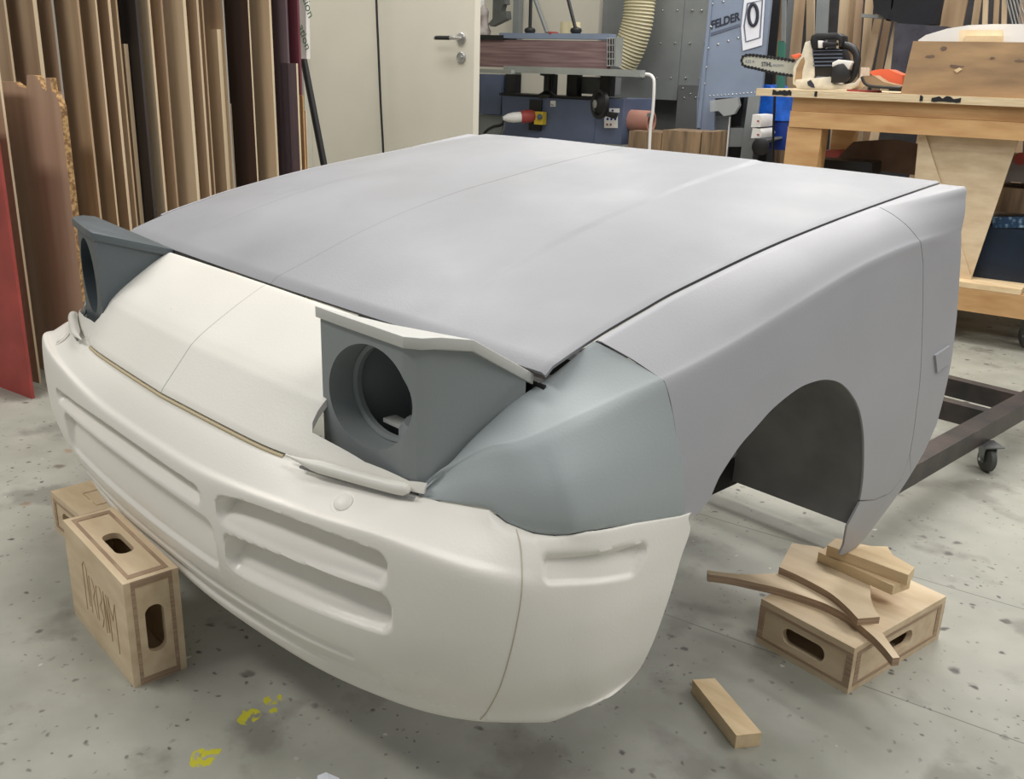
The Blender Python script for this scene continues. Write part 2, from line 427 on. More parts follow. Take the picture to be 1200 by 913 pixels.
NSEC = 15
SG = []
ys = [.955+i*(2.02-.955)/110 for i in range(111)]
for y in ys:
    P = section(y); out = []
    for i in range(len(P)-1): out += catmull([P[max(i-1, 0)], P[i], P[i+1], P[min(i+2, len(P)-1)]], 6)[6:12] if 0 < i < len(P)-2 else [P[i].lerp(P[i+1], k/6) for k in range(6)]
    out.append(P[-1]); SG.append(out)
sbvh = bvh_of(SG)
def S(px, py, fallback=None):
    h = hit(sbvh, px, py)
    if h is None: h = fallback
    return (h.y, h.z) if not isinstance(h, tuple) else h
def yzpoly(pts): return [Vector((.45, y, z)) for y, z in pts]
def panel(pts): return boolean(shell(SG, .004, flip=True), prism(BM(), yzpoly(pts), (.6, 0, 0)), 'INTERSECT')
seam_f = [S(706, 402, (.976, .69)), S(740, 421), S(778, 447), S(786, 474), S(790.5, 500), S(797, 550), S(802.5, 603)]
arch = [S(*p) for p in ((831.7, 586), (839, 568), (846.7, 553), (866.7, 523), (886.7, 500), (906.7, 478), (933, 457), (952, 448), (970, 445), (986.7, 450), (1000, 465), (1008, 483), (1012, 507), (1012.7, 530), (1011.7, 560), (1008, 586))]
arch = [(p.y, p.z) for p in catmull([(0, a, b) for a, b in arch], 4)]
low_f = S(817, 603)
rs_top = (1.712, .822); rs = [(1.737, .772), S(1082, 309), S(1081.5, 360), S(1080, 413), S(1074, 480), S(1066, 533)]
tj = [S(1008, 588), S(1025, 586), S(1043, 578), S(1056, 562)]
def off(p, dy, dz=0): return (p[0]+dy, p[1]+dz)
zt = 1.0
fend = [off((seam_f[0][0], zt), .0012), *[off(p, .0012) for p in seam_f], low_f, *arch, *[off(p, 0, .0012) for p in tj[1:]], *[off(p, -.001) for p in rs[::-1]], off(rs_top, -.001), (rs_top[0]-.001, zt)]
rear_edge = [(1.975, .90), (1.968, .852), (1.945, .80), (1.93, .766), (1.925, .70), (1.918, .60), (1.905, .52), (1.893, .46), (1.88, .39), (1.85, .335), (1.815, .295)]
rearp = [(rs_top[0]+.001, zt), off(rs_top, .001), *[off(p, .001) for p in rs], *rear_edge[::-1], (1.975, zt)]
tail = [S(992.7, 617), (1.60, .205), (1.597, .185), (1.605, .178), (1.64, .172), (1.675, .172), (1.70, .185), (1.735, .215), (1.775, .25), (1.815, .294), off(rs[-1], 0, -.0012), *[off(p, 0, -.0012) for p in tj[::-1]]]
for side in (1, -1):
    fl = (lambda b: b) if side == 1 else mirror
    for nm, poly, lab in (('front_fender', fend, None), ('cowl_side_panel', rearp, None), ('sill_tip', tail, None)):
        bm = fl(panel(poly)); obj(nm, bm, 'fender', car, smooth=32)
    # raised marker rib on the cowl side
    a, b_, c_, d_ = [Vector((Xb(.5)+.0, y, z)) for y, z in ((1.80, .522), (1.80, .476), (1.885, .452), (1.90, .505))]
    q = [hit(sbvh, px, py) for px, py in ((1094, 416), (1111, 405), (1111, 425), (1096, 436))]
    q = [v for v in q if v is not None]
    if len(q) >= 3:
        if len(q) == 3: q.append(q[0]+q[2]-q[1])
        bm = prism(BM(), [v+Vector((-.003, 0, 0)) for v in q], (.0075, 0, 0)); bevel(bm, .0035, 3); obj('marker_rib', fl(bm), 'fender', car, smooth=40)
    # wheel arch liner: rear half of the wheel well, running inward
    rows = []
    L0 = [Vector((Xb(z)-.003, y+.002*(y-1.36)/.24, z+.002)) for y, z in arch if z > .255]
    k0 = 0
    top = max(range(len(L0)), key=lambda i: L0[i].z)
    path = L0[max(0, top-10):]+[Vector((Xb(.25)-.004, arch[-1][0]+.006, .285)), Vector((Xb(.25)-.004, arch[-1][0]+.004, .246))]
    for i in range(9): rows.append([Vector((p.x-.27*i/8, p.y+.0, p.z)) for p in path])
    obj('wheel_arch_liner', fl(shell(rows, .004)), 'liner', car, smooth=40)
    rows = [[Vector((p.x-.05*i/4, p.y, p.z)) for p in L0[:max(0, top-10)+1]] for i in range(5)]
    obj('arch_lip', fl(shell(rows, .003)), 'liner', car, smooth=40)
# black strip added below the hood gap to stand for its shade
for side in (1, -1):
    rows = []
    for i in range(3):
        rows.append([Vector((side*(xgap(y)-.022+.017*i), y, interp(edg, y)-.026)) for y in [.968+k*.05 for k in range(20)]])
    obj('gap_shade_strip', shell(rows, .003), 'dark', car)

# ---- bumper cover
T = [(0, .645), (.2, .652), (.33, .66), (.43, .680), (.51, .700), (.585, .725), (.65, .757), (.705, .79), (.75, .825), (.782, .88), (.806, 1.045)]
Bl = [(0, .596), (.2, .599), (.35, .606), (.47, .617), (.56, .634), (.64, .662), (.705, .706), (.752, .762), (.782, .82), (.803, .89), (.812, 1.02)]
Bo = [(0, .640), (.15, .640), (.30, .650), (.43, .667), (.535, .694), (.612, .724), (.675, .765), (.733, .826), (.760, .862), (.775, .885), (.786, .906)]
# top-edge heights from sight lines onto the curtain above T
def curtain(px, py, tab):
    P = catmull([(x, y, 0) for x, y in tab], 8); d = ray(px, py)
    for a, b in zip(P, P[1:]):
        n = Vector((-(b-a).y, (b-a).x, 0)); den = d.dot(n)
        if abs(den) < 1e-9: continue
        t = (a-CAM).dot(n)/den; q = CAM+d*t; s = (Vector((q.x, q.y, 0))-a).dot(b-a)/(b-a).length_squared
        if -.001 <= s <= 1.001: return q
    return None
jl = [curtain(px, py, T) for px, py in ((489, 580), (515, 588), (540, 592), (573, 598), (593, 613), (623, 625), (653, 628), (687, 623), (740, 614), (802, 603), (817, 601))]
jl = [q for q in jl if q is not None]
def arcparam(tab):
    P = catmull([(x, y, 0) for x, y in tab], 8); L = [0]
    for a, b in zip(P, P[1:]): L.append(L[-1]+(b-a).length)
    return P, L
TP, TL = arcparam(T)
def alongT(q):
    return min(((P-Vector((q.x, q.y, 0))).length, L) for P, L in zip(TP, TL))[1]
ztab = [(0, .502), (.3, .502), (.5, .502)] + [(alongT(q), q.z) for q in jl]
ztab = sorted(ztab)
def topz(s): return interp(ztab, s)
NC = 300
def poly2(tab, n):
    P, L = arcparam(tab); return P, L
def rowpts(tab, zf, n=NC, inset=0):
    P = catmull([(x, y, 0) for x, y in tab], 24); m = len(P)
    out = []
    for k in range(n+1):
        f = k/n*(m-1); i = min(int(f), m-2); p = P[i].lerp(P[i+1], f-i); out.append(p)
    L = [0]
    for a, b in zip(out, out[1:]): L.append(L[-1]+(b-a).length)
    return [Vector((p.x, p.y, zf(l, L[-1], p))) for p, l in zip(out, L)]
def lerp_tab(A, B, t, push=0):
    return [(a[0]+(b[0]-a[0])*t, a[1]+(b[1]-a[1])*t) for a, b in zip(A, B)]
def end_rise(l, Lt, d): return 0
ends = [at(px, py, 'x', .811) for px, py in ((817, 603), (802.6, 638), (787, 684), (775, 730), (764, 770), (753.5, 801), (741, 824), (729, 836))]
ends = sorted((q.z, q.y) for q in ends)
def fit_end(row):
    ye = interp(ends, row[-1].z); y0 = row[-1].y; ys_ = .80
    for p in row:
        if p.y > ys_ and p.x > .6: p.y = ys_+(p.y-ys_)*(ye-ys_)/(y0-ys_)
    return row
rT = rowpts(T, lambda l, Lt, p: topz(l))
def wt(l, Lt): return sstep(.55, .85, l/Lt)       # 0 on the nose, 1 on the flank
rT0 = rowpts([(x*.985, y+.012) for x, y in T], lambda l, Lt, p: topz(l)-.012)
def rz(p): return .418+.040*sstep(.12, .62, p.x)
r1 = rowpts(lerp_tab(T, Bl, .34), lambda l, Lt, p: (.502+(rz(p)-.502)*.22)*(1-wt(l, Lt))+.462*wt(l, Lt))
# keep the second row under the top joint on the flank
r1 = [Vector((a.x, a.y, min(a.z, b.z-.006))) for a, b in zip(r1, rT)]
r2 = rowpts(lerp_tab(T, Bl, .76), lambda l, Lt, p: (.502+(rz(p)-.502)*.64)*(1-wt(l, Lt))+.43*wt(l, Lt))
r2 = [Vector((a.x, a.y, min(a.z, b.z-.02))) for a, b in zip(r2, rT)]
r3 = rowpts(lerp_tab(T, Bl, 1.0), lambda l, Lt, p: (rz(p)+.004)*(1-wt(l, Lt))+.395*wt(l, Lt))
r4 = rowpts(lerp_tab(Bl, [(x+(.001), y-.0) for x, y in Bl], 1), lambda l, Lt, p: .34)
r5 = rowpts(lerp_tab(Bl, Bo, .25), lambda l, Lt, p: .265)
r6 = rowpts(lerp_tab(Bl, Bo, .72), lambda l, Lt, p: .205+.012*sstep(.93, 1, l/Lt))
r7 = rowpts(Bo, lambda l, Lt, p: .170+.03*sstep(.9, 1, l/Lt))
r8 = rowpts([(x*.96, y+.03) for x, y in Bo], lambda l, Lt, p: .168+.035*sstep(.9, 1, l/Lt))
for rr_ in (r2, r3, r4, r5, r6): fit_end(rr_)
ctrl = [rT0, rT, r1, r2, r3, r4, r5, r6, r7, r8]
VS = [1, 6, 6, 16, 40, 40, 32, 14, 4]
cols = []
for j in range(NC+1):
    P = [r[j] for r in ctrl]; out = []
    for i in range(len(P)-1):
        seg = catmull([P[max(i-1, 0)] if i else P[0]*2-P[1], P[i], P[i+1], P[i+2] if i+2 < len(P) else P[-1]*2-P[-2]], VS[i])
        out += seg[VS[i]:2*VS[i]]
    out.append(P[-1]); cols.append(out)
half = cols
BG = [[Vector((-p.x, p.y, p.z)) for p in c] for c in half[:0:-1]]+[[p.copy() for p in c] for c in half]
bb = bvh_of(BG)
def F(px, py):
    h = hit(bb, px, py)
    return h
def sd_poly(p, poly):
    """signed distance to polygon (negative inside), 2D"""
    d = 1e9; inside = False; n = len(poly)
    for i in range(n):
        a, b = poly[i], poly[(i+1) % n]
        ex, ey = b[0]-a[0], b[1]-a[1]; wx, wy = p[0]-a[0], p[1]-a[1]
        t = max(0, min(1, (wx*ex+wy*ey)/(ex*ex+ey*ey))); dx, dy = wx-ex*t, wy-ey*t; d = min(d, dx*dx+dy*dy)
        if (a[1] > p[1]) != (b[1] > p[1]) and p[0] < (b[0]-a[0])*(p[1]-a[1])/(b[1]-a[1])+a[0]: inside = not inside
    d = math.sqrt(d); return -d if inside else d
def slot_span(poly, x):
    zs = []
    for i in range(len(poly)):
        a, b = poly[i], poly[(i+1) % len(poly)]
        if (a[0]-x)*(b[0]-x) <= 0 and a[0] != b[0]: zs.append(a[1]+(b[1]-a[1])*(x-a[0])/(b[0]-a[0]))
    if len(zs) < 2: return (min(p[1] for p in poly), max(p[1] for p in poly))
    return min(zs), max(zs)
def xz(pts, ):
    out = []
    for p in pts:
        h = F(*p)
        if h is None: print('miss', p); continue
        out.append((h.x, h.z))
    return out
def yz(pts): return [(h.y, h.z) for h in (F(*p) for p in pts) if h is not None]
def band(lo, hi, x0, x1, r, d, e, ramp):
    """recess between two height curves from x0 to x1 with rounded ends"""
    return dict(lo=smoothtab(lo, 6), hi=smoothtab(hi, 6), x0=x0, x1=x1, r=r, d=d, e=e, ramp=ramp)
slots = [
    band([(.24, .376), (.33, .381), (.43, .390), (.54, .399), (.63, .402)], [(.24, .412), (.33, .432), (.43, .444), (.54, .450), (.63, .446)], .262, .616, .013, .034, .005, .8),
    band([(.26, .302), (.33, .306), (.43, .318), (.54, .328), (.63, .334)], [(.26, .357), (.33, .366), (.43, .379), (.54, .388), (.63, .388)], .275, .621, .016, .040, .005, .65),
    band([(-.5, .374), (-.3, .380), (0, .381), (.22, .384)], [(-.5, .398), (-.3, .408), (-.1, .413), (.22, .411)], -.44, .200, .011, .034, .0045, .7),
    band([(-.5, .285), (-.3, .281), (0, .276), (.26, .283)], [(-.5, .362), (-.3, .364), (0, .366), (.26, .364)], -.40, .236, .018, .016, .005, .6),
    band([(-.4, .232), (0, .225), (.2, .228), (.4, .243), (.56, .258)], [(-.4, .244), (0, .237), (.2, .240), (.4, .254), (.56, .268)], -.40, .540, .005, .006, .006, .2),
    band([(-.4, .196), (0, .190), (.2, .192), (.4, .203), (.6, .216)], [(-.4, .208), (0, .203), (.2, .205), (.4, .216), (.6, .228)], -.42, .560, .005, .005, .006, .2)]
def band_sd(s, x, z):
    lo, hi = interp(s['lo'], x), interp(s['hi'], x); r = s['r']
    dx = max(s['x0']+r-x, x-s['x1']+r); dz = abs(z-(lo+hi)/2)-(hi-lo)/2+r
    q = math.hypot(max(dx, 0), max(dz, 0))+min(max(dx, dz), 0)-r
    return q, (z-lo)/(hi-lo)
indic = [(.806, .4425), (.940, .4300), (.921, .4085), (.802, .4265)]
def bbx(poly): return (min(p[0] for p in poly), max(p[0] for p in poly), min(p[1] for p in poly), max(p[1] for p in poly))
ib = bbx(indic)
norms = []
R, Cn = len(BG), len(BG[0])
newG = []
for i in range(R):
    row = []
    for j in range(Cn):
        p = BG[i][j]
        a = BG[min(i+1, R-1)][j]-BG[max(i-1, 0)][j]; b = BG[i][min(j+1, Cn-1)]-BG[i][max(j-1, 0)]
        n = a.cross(b).normalized()
        if n.dot(Vector((p.x*.6, p.y-1.3, 0))) < 0: n = -n
        dep = 0
        if abs(p.x) < .66 and p.z < .47:
            for sl in slots:
                if sl['x0']-.02 < p.x < sl['x1']+.02:
                    q, f = band_sd(sl, p.x, p.z)
                    if q < sl['e']:
                        f = max(0, min(1, f)); g_ = sl['ramp']; prof = (1-g_)+g_*sstep(0, .8, f)
                        dep = max(dep, sl['d']*(1-sstep(-sl['e'], sl['e'], q))*prof)
        if p.z > ib[2]-.02 and p.y < 1.0 and abs(p.x) > .6:
            s = sd_poly((p.y, p.z), indic)-.008
            if abs(p.x) > .6 and s < .005:
                lo = interp([(.80, .418), (.93, .400)], p.y); f = max(0, min(1, (p.z-lo)/.036))
                dep = max(dep, .013*(1-sstep(-.004, .004, s))*(.45+.55*f))
        row.append(p-n*dep)
    newG.append(row)
bmb = shell(newG, .0012, flip=True)
# orient test
obj('bumper_cover', bmb, 'white', car, smooth=55)
# joint between centre and flank of the cover: fine raised line
for side in (1, -1):
    pts = []
    for q in catmull([Vector((a_, b_, 0)) for a_, b_ in ((605, 620), (610, 640), (612, 670), (611, 700), (605, 735), (597, 770), (586, 805), (572, 832), (563, 843))], 6):
        h = F(q.x, q.y)
        if h is not None: pts.append(Vector((side*(h.x+.0003), h.y-.0004, h.z)))
    obj('joint_line', tube(BM(), pts, .0009, 6), 'joint', car, smooth=60)
    # round sensor cap
    for nm in ('sensor_cap',):
        h = F(403, 589); nn = Vector((side*.25, -.55, .8)).normalized(); c = Vector((side*h.x, h.y, h.z))
        obj(nm, lathe(BM(), c-nn*.002, nn, [(.0185, 0), (.0185, .0022), (.0155, .003), (.0135, .0025), (.013, .005), (.009, .007), (.003, .0076)], 28), 'white', car, smooth=40)

# ---- nose panel
def yg(x): return interp(NG, abs(x))-.005
NG = smoothtab(T[:6]+[(.62, .742)])
fprof = [(0, .506), (.01, .511), (.274, .5775), (.284, .5797), (.294, .5814)]+smoothtab([(.36, .5925), (.436, .6030), (.607, .6245), (.787, .6455), (.96, .6635), (1.0, .664)], 4)
def NZ(x, t):
    z = interp(fprof, t); return z-(.012*(abs(x)/.6)**2)*t
rows = []
for i in range(61):
    t = i/60; row = []
    for j in range(121):
        x = -.60+1.2*j/120; y0 = yg(x); y1 = front_y(x)-.006; y = y0+(y1-y0)*t
        z = NZ(x, t)
        row.append(Vector((x, y, z)))
    rows.append(row)
nose = shell(rows, .008, flip=True)
def pod_cut(s, xi):
    return [Vector((s*x, y, .40)) for x, y in ((xi+.012, .89), (xi+.004, .80), (xi-.006, .735), (xi-.003, .722), (xi-.006, .708), (xi-.004, .697), (xi+.006, .690), (.50, .704), (.575, .722), (.66, .76), (.70, .89))]
for s, xi in ((1, .385), (-1, .402)):
    nose = boolean(nose, prism(BM(), pod_cut(s, xi), (0, 0, .4)), 'DIFFERENCE')
obj('nose_panel', nose, 'nose', car, smooth=35)
# tan filler bead showing in the groove between nose and bumper
pts = [Vector((x, yg(x)+.000, .4995)) for x in [-.36+.72*k/60 for k in range(61)]]
obj('filler_bead', tube(BM(), pts, .0034, 8), 'groove', car, smooth=60)
gapl = [at(px, py, 'z', .503) for px, py in ((352, 547), (380, 556.5), (410, 565), (440, 573), (470, 580), (486, 583))]
for s_ in (1, -1): obj('shadow_gap_strip', tube(BM(), [Vector((s_*p.x, p.y, p.z)) for p in catmull(gapl, 4)], .0024, 8), 'liner', car, smooth=60)
# moulded bar in front of each headlight
for side in (1, -1):
    cp = [Vector((side*p.x, p.y, p.z)) for p in catmull([at(px, py, 'z', .5115) for px, py in ((335, 533), (360, 543), (385, 550), (412, 557.5), (440, 565), (464, 571), (480, 574))], 5)]
    bm = tube(BM(), cp, [.0015+.0080*sstep(0, .30, k/(len(cp)-1)) if k < len(cp)-3 else (.0092, .0080, .0045)[k-len(cp)+3] for k in range(len(cp))], 14); obj('headlight_sill', bm, 'nose', car, smooth=60)
    
# ---- corner panels beside the headlights
def CX(px, py, x): return at(px, py, 'x', x)
topb_ = 0
topb = [CX(490, 577, .588), CX(513, 553, .602), CX(527, 543, .608), CX(553, 515, .618), CX(578, 492, .627), CX(600, 473, .634), CX(630, 452, .647), CX(660, 431, .660), Vector((xgap(.965)+.0085, .964, interp(edg, .965)-.0035))]
creas = [CX(490, 577.5, .588)+Vector((.001, 0, -.001)), CX(514, 562, .603), CX(540, 543, .626), CX(574, 525, .658), CX(613, 518, .695), CX(673, 493, .728), CX(740, 463, .752), CX(778, 447, .766)]
lowb = [CX(490, 578, .588)+Vector((.004, -.002, -.006))]+[Vector((q.x, q.y+.0015, q.z+.0012)) for q in jl[1:-1]]
sy = seam_f
zc_s = creas[-1].z
seam_side = [Vector((Xb(z)-(Xb(zc_s)-.766)*math.exp(-(zc_s-z)/.05), y, z)) for y, z in seam_f[3:]]
lowb[-1] = seam_side[-1].copy(); midb_end = seam_side[1]
n = 60
A = resample(catmull(topb, 6), n); B = resample(catmull(creas, 6), n); D = resample(catmull(lowb, 6), n)
Pn = []
for j in range(n):
    t = j/(n-1); a, b, d = A[j], B[j], D[j]
    m1 = a.lerp(b, .5)+Vector((0, 0, .004))*sin(pi*t**.6)
    bl = b.lerp(d, .45); out = Vector((.010+.008*sin(pi*t), -.014*(1-t), 0))*min(1, t*2.2)
    m2 = bl+out; m3 = b.lerp(d, .78)+out*.75
    m1 = a.lerp(b, .5)+Vector((0, 0, .003)); P = [a+Vector((-.004, .002, -.012))*min(1, t*4), a, m1, a.lerp(b, .86)+Vector((0, 0, .002)), b, b.lerp(d, .12)+out*.45, m2, m3, d, d+Vector((-.010, .008, -.002))*min(1, t*4)]
    col_ = []
    for i in range(len(P)-1):
        seg = catmull([P[i-1] if i else P[0]*2-P[1], P[i], P[i+1], P[i+2] if i+2 < len(P) else P[-1]*2-P[-2]], 6); col_ += seg[6:12]
    col_.append(P[-1]); Pn.append(col_)
for side in (1, -1):
    g = Pn if side == 1 else [[Vector((-p.x, p.y, p.z)) for p in c] for c in Pn]
    obj('headlight_corner_panel', shell(g, .005, flip=(side == 1)), 'corner', car, smooth=45)

# ---- pop-up headlight pods
def pod(s, xi, xo, mat, lidmat, yF=.722, dy=0, rxf=.425, motor=True):
    _, zT, zB = .722, .708, .485
    def V_(x, y, z): return Vector((s*x, y, z))
    # plan outline, front inner -> front outer (rounded) -> rear outer -> rear inner
    out = [(xi, yF), (xo-.030, yF+dy)]
    for k in range(1, 3):
        a = -pi/2+(pi/2)*k/2*.85; out.append((xo-.030+.030*cos(a), yF+dy+.030+.030*sin(a)))
    out += [(xo+.016, .80), (xo+.045, .872), (xi+.018, .872)]
    def ztop(x, y): return zT-.005-.062*sstep(.745, .90, y)*((y-.72)/.15)
    bm = BM(); nb = len(out)
    lo = [bm.verts.new(V_(x, y, zB)) for x, y in out]; hi = [bm.verts.new(V_(x, y, ztop(x, y))) for x, y in out]
    for i in range(nb):
        j = (i+1) % nb; bm.faces.new((lo[i], lo[j], hi[j], hi[i]))
    bm.faces.new(lo[::-1]); bm.faces.new(hi); bmesh.ops.triangulate(bm, faces=[f for f in bm.faces if len(f.verts) > 4])
    # lamp aperture
    cx, cz, rx, rz = (xi+xo)/2, .611, (xo-xi)*rxf, .0755
    def ell(k, sc=1): 
        a = 2*pi*k/48; return V_(cx+rx*sc*cos(a), yF-.02, cz+rz*sc*sin(a)+.010*cos(a)*sc)
    bm = boolean(bm, prism(BM(), [ell(k) for k in range(48)], (0, .02+.052+dy, 0)), 'DIFFERENCE')
    # hollow inside
    inn = [(xi+.016, yF+.046), (xo-.02, yF+.046+dy), (xo+.02, .86), (xi+.028, .86)]
    cav = BM(); a_ = [cav.verts.new(V_(x, y, zB+.01)) for x, y in inn]; b_ = [cav.verts.new(V_(x, y, ztop(x, y)-.008)) for x, y in inn]
    for i in range(4):
        j = (i+1) % 4; cav.faces.new((a_[i], a_[j], b_[j], b_[i]))
    cav.faces.new(a_[::-1]); cav.faces.new(b_)
    bm = boolean(bm, cav, 'DIFFERENCE')
    h = obj('headlight_housing', bm, mat, car, smooth=25)
    # inner retaining ring
    bm = BM(); R1, R2 = [], []
    ringo = [V_(cx+rx*.985*cos(2*pi*k/48), yF+.040+dy*.5, cz+rz*.985*sin(2*pi*k/48)+.010*cos(2*pi*k/48)) for k in range(48)]
    ringi = [V_(cx+rx*.90*cos(2*pi*k/48), yF+.042+dy*.5, cz+rz*.90*sin(2*pi*k/48)+.009*cos(2*pi*k/48)) for k in range(48)]
    vo = [bm.verts.new(p) for p in ringo]; vi = [bm.verts.new(p) for p in ringi]; vb = [bm.verts.new(p+Vector((0, .008, 0))) for p in ringi]
    for k in range(48):
        j = (k+1) % 48; bm.faces.new((vo[k], vo[j], vi[j], vi[k])); bm.faces.new((vi[k], vi[j], vb[j], vb[k]))
    c = obj('lamp_ring', bm, mat, car, smooth=50)
    # mounting tab inside
    bm = box(BM(), s*(xi+.07) if s > 0 else s*(xi+.12), s*(xi+.12) if s > 0 else s*(xi+.07), yF+.056, .80, .55, .556)
    obj('mounting_tab', bevel(bm, .002), 'lid' if s > 0 else mat, car)
    if motor:
      bm = lathe(BM(), V_(xi+.16, .80, .50), (0, 0, 1), [(.05, 0), (.05, .06), (.042, .072), (.0, .074)], 24); obj('motor_cap', bm, mat, car, smooth=40)
    # lid
    o = .006; L = [(xi-.004, yF-o), (xi+.06, yF-o-.001+dy*.3), (xo-.022, yF-o+dy)]
    L += [(xo-.001, yF+.008+dy), (xo+.010, yF+.03+dy), (xo+.024, .795), (xo+.050, .882), (xi+.012, .868)]
    bm = BM(); th = .011
    lo = [bm.verts.new(V_(x, y, ztop(x, y)-.001)) for x, y in L]; hi = [bm.verts.new(V_(x, y, ztop(x, y)+th+.004)) for x, y in L]; nb = len(L)
    for i in range(nb):
        j = (i+1) % nb; bm.faces.new((lo[i], lo[j], hi[j], hi[i]))
    bm.faces.new(lo[::-1]); bm.faces.new(hi); bmesh.ops.triangulate(bm, faces=[f for f in bm.faces if len(f.verts) > 4])
    obj('headlight_lid', bevel(bm, .0015, 2, 40), lidmat, car, smooth=30)
pod(1, .372, .594, 'pod', 'lid')
pod(-1, .392, .604, 'podL', 'podL', yF=.702, dy=.034, rxf=.33, motor=False)
# dark hinge bay behind the pods, and inner structure that carries the panels
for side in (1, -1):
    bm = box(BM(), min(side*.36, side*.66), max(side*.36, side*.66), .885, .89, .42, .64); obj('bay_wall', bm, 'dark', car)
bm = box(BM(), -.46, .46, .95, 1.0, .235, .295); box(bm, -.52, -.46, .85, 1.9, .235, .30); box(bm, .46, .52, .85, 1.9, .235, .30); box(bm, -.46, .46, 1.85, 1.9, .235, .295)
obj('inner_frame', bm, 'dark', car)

# ================================================================== FLOOR AND THE THINGS ON IT
struct('floor', box(BM(), -9, 6, -2, 12, -.05, 0), 'floor')

# ---- plywood boxes with hand holes
def stadium(c, u, v, hw, hh, r, n=7):
    """rounded rectangle outline in the plane of u, v"""
    out = []
    for sx, sy, a0 in ((1, -1, -pi/2), (1, 1, 0), (-1, 1, pi/2), (-1, -1, pi)):
        for k in range(n): 
            a = a0+pi/2*k/(n-1); out.append(c+u*(sx*(hw-r)+r*cos(a))+v*(sy*(hh-r)+r*sin(a)))
    return out
def ply_box(root, corner, a, b, c, holes, t=.012):
    """hollow box: big panels on +-c, rim walls between them; holes: list of wall names"""
    o, a, b, c = Vector(corner), Vector(a), Vector(b), Vector(c)
    ca, cb, cc = a.normalized(), b.normalized(), c.normalized()
    bm = boxo(BM(), o, a, b, cc*t); bm2 = boxo(BM(), o+c-cc*t, a, b, cc*t)
    for q in (bm, bm2): bevel(q, .0022, 2)
    obj('face_panel', bm, 'ply', root, smooth=30); obj('face_panel', bm2, 'ply', root, smooth=30)
    g = .0004
    walls = dict(a0=(o+cc*t, ca*t, b, c-2*cc*t, ca, cb, cc), a1=(o+a-ca*t+cc*t, ca*t, b, c-2*cc*t, ca, cb, cc),
                 b0=(o+cc*t+ca*t, cb*t, a-2*ca*t, c-2*cc*t, cb, ca, cc), b1=(o+b-cb*t+cc*t+ca*t, cb*t, a-2*ca*t, c-2*cc*t, cb, ca, cc))
    for k, (p, th, L, H, n, u, v) in walls.items():
        # framed look: outer wall is set back a hair inside the edge strips
        bm = boxo(BM(), p+n*.0006 if k[1] == '0' else p, th-n*.0006, L, H)
        if k in holes:
            cen = p+L*.5+H*.5-n*.02
            bm = boolean(bm, prism(BM(), stadium(cen, u, v, .046, .0165, .0155), n*(t+.05)), 'DIFFERENCE')
        obj('side_panel', bm, 'ply', root, smooth=30)
        # visible ply edge strips around each side
        s = n*(-.0012 if k[1] == '0' else .0012); q0 = p if k[1] == '0' else p+th
        bmE = BM(); w = .013
        for base, e1, e2 in ((q0, u*L.length, v*w*.5), (q0+H-v*w*.5, u*L.length, v*w*.5), (q0+v*w*.5, u*w, v*(H.length-w)), (q0+L-u*w+v*w*.5, u*w, v*(H.length-w))):
            boxo(bmE, base-n*.0008, e1, e2, n*.0008*2)
        obj('edge_strip', bmE, 'plyend', root)
def rot2(ang): return Vector((cos(ang), sin(ang), 0)), Vector((-sin(ang), cos(ang), 0))
Lb, Wb, Tb = .307, .204, .0955
u, v = rot2(1.531)
r = thing('plywood_box', 'plywood box standing upright on its long edge in front of the white bumper', 'box', (-.08, .57, 0))
ply_box(r, Vector((.051, .5229, 0)), v*Lb, EZ*Wb, u*Tb, ('a0', 'b1'))
# engraved logo on the large face: rounded outline strokes
bm = BM(); P0 = Vector((.051, .5229, 0))
def lg(a, z): return P0+v*a+EZ*z-u*.0004
strokes = [[(.215, .055), (.215, .150), (.205, .160), (.195, .150), (.195, .070)], [(.185, .062), (.185, .140), (.17, .140), (.158, .120), (.17, .100), (.158, .062)],
           [(.150, .062), (.150, .135), (.128, .140), (.122, .120), (.135, .1), (.122, .08), (.135, .055)], [(.112, .055), (.112, .140), (.098, .062), (.098, .140)], [(.088, .05), (.088, .140), (.072, .100), (.056, .140), (.056, .04)]]
for st in strokes: tube(bm, [lg(a, z) for a, z in st], .0008, 6)
obj('engraved_logo', bm, 'engrave', r)
r = thing('plywood_box', 'plywood box lying flat on the floor at the far left under the white bumper', 'box', (-.6, .74, 0))
ply_box(r, Vector((-.648, .636, 0)), Vector((.204, .004, 0)), Vector((-.005, .307, 0)), EZ*Tb, ('a0', 'b0'))
bm = BM()
for st in ([(.10, .05), (.06, .05), (.06, .10), (.10, .10)], [(.12, .05), (.14, .05), (.14, .10)], [(.06, .13), (.14, .13), (.10, .16), (.14, .19), (.06, .19)]):
    tube(bm, [Vector((-.648+a, .636+b, Tb+.0004)) for a, b in st], .0011, 6)
obj('engraved_logo', bm, 'engrave', r)
u, v = rot2(1.4706)
r = thing('plywood_box', 'plywood box lying flat under the grey fender tip, carrying curved plywood offcuts', 'box', (.8, 1.6, 0))
ply_box(r, Vector((.8933, 1.4575, 0)), u*Lb, v*Wb, EZ*Tb, ('b0', 'a0'))

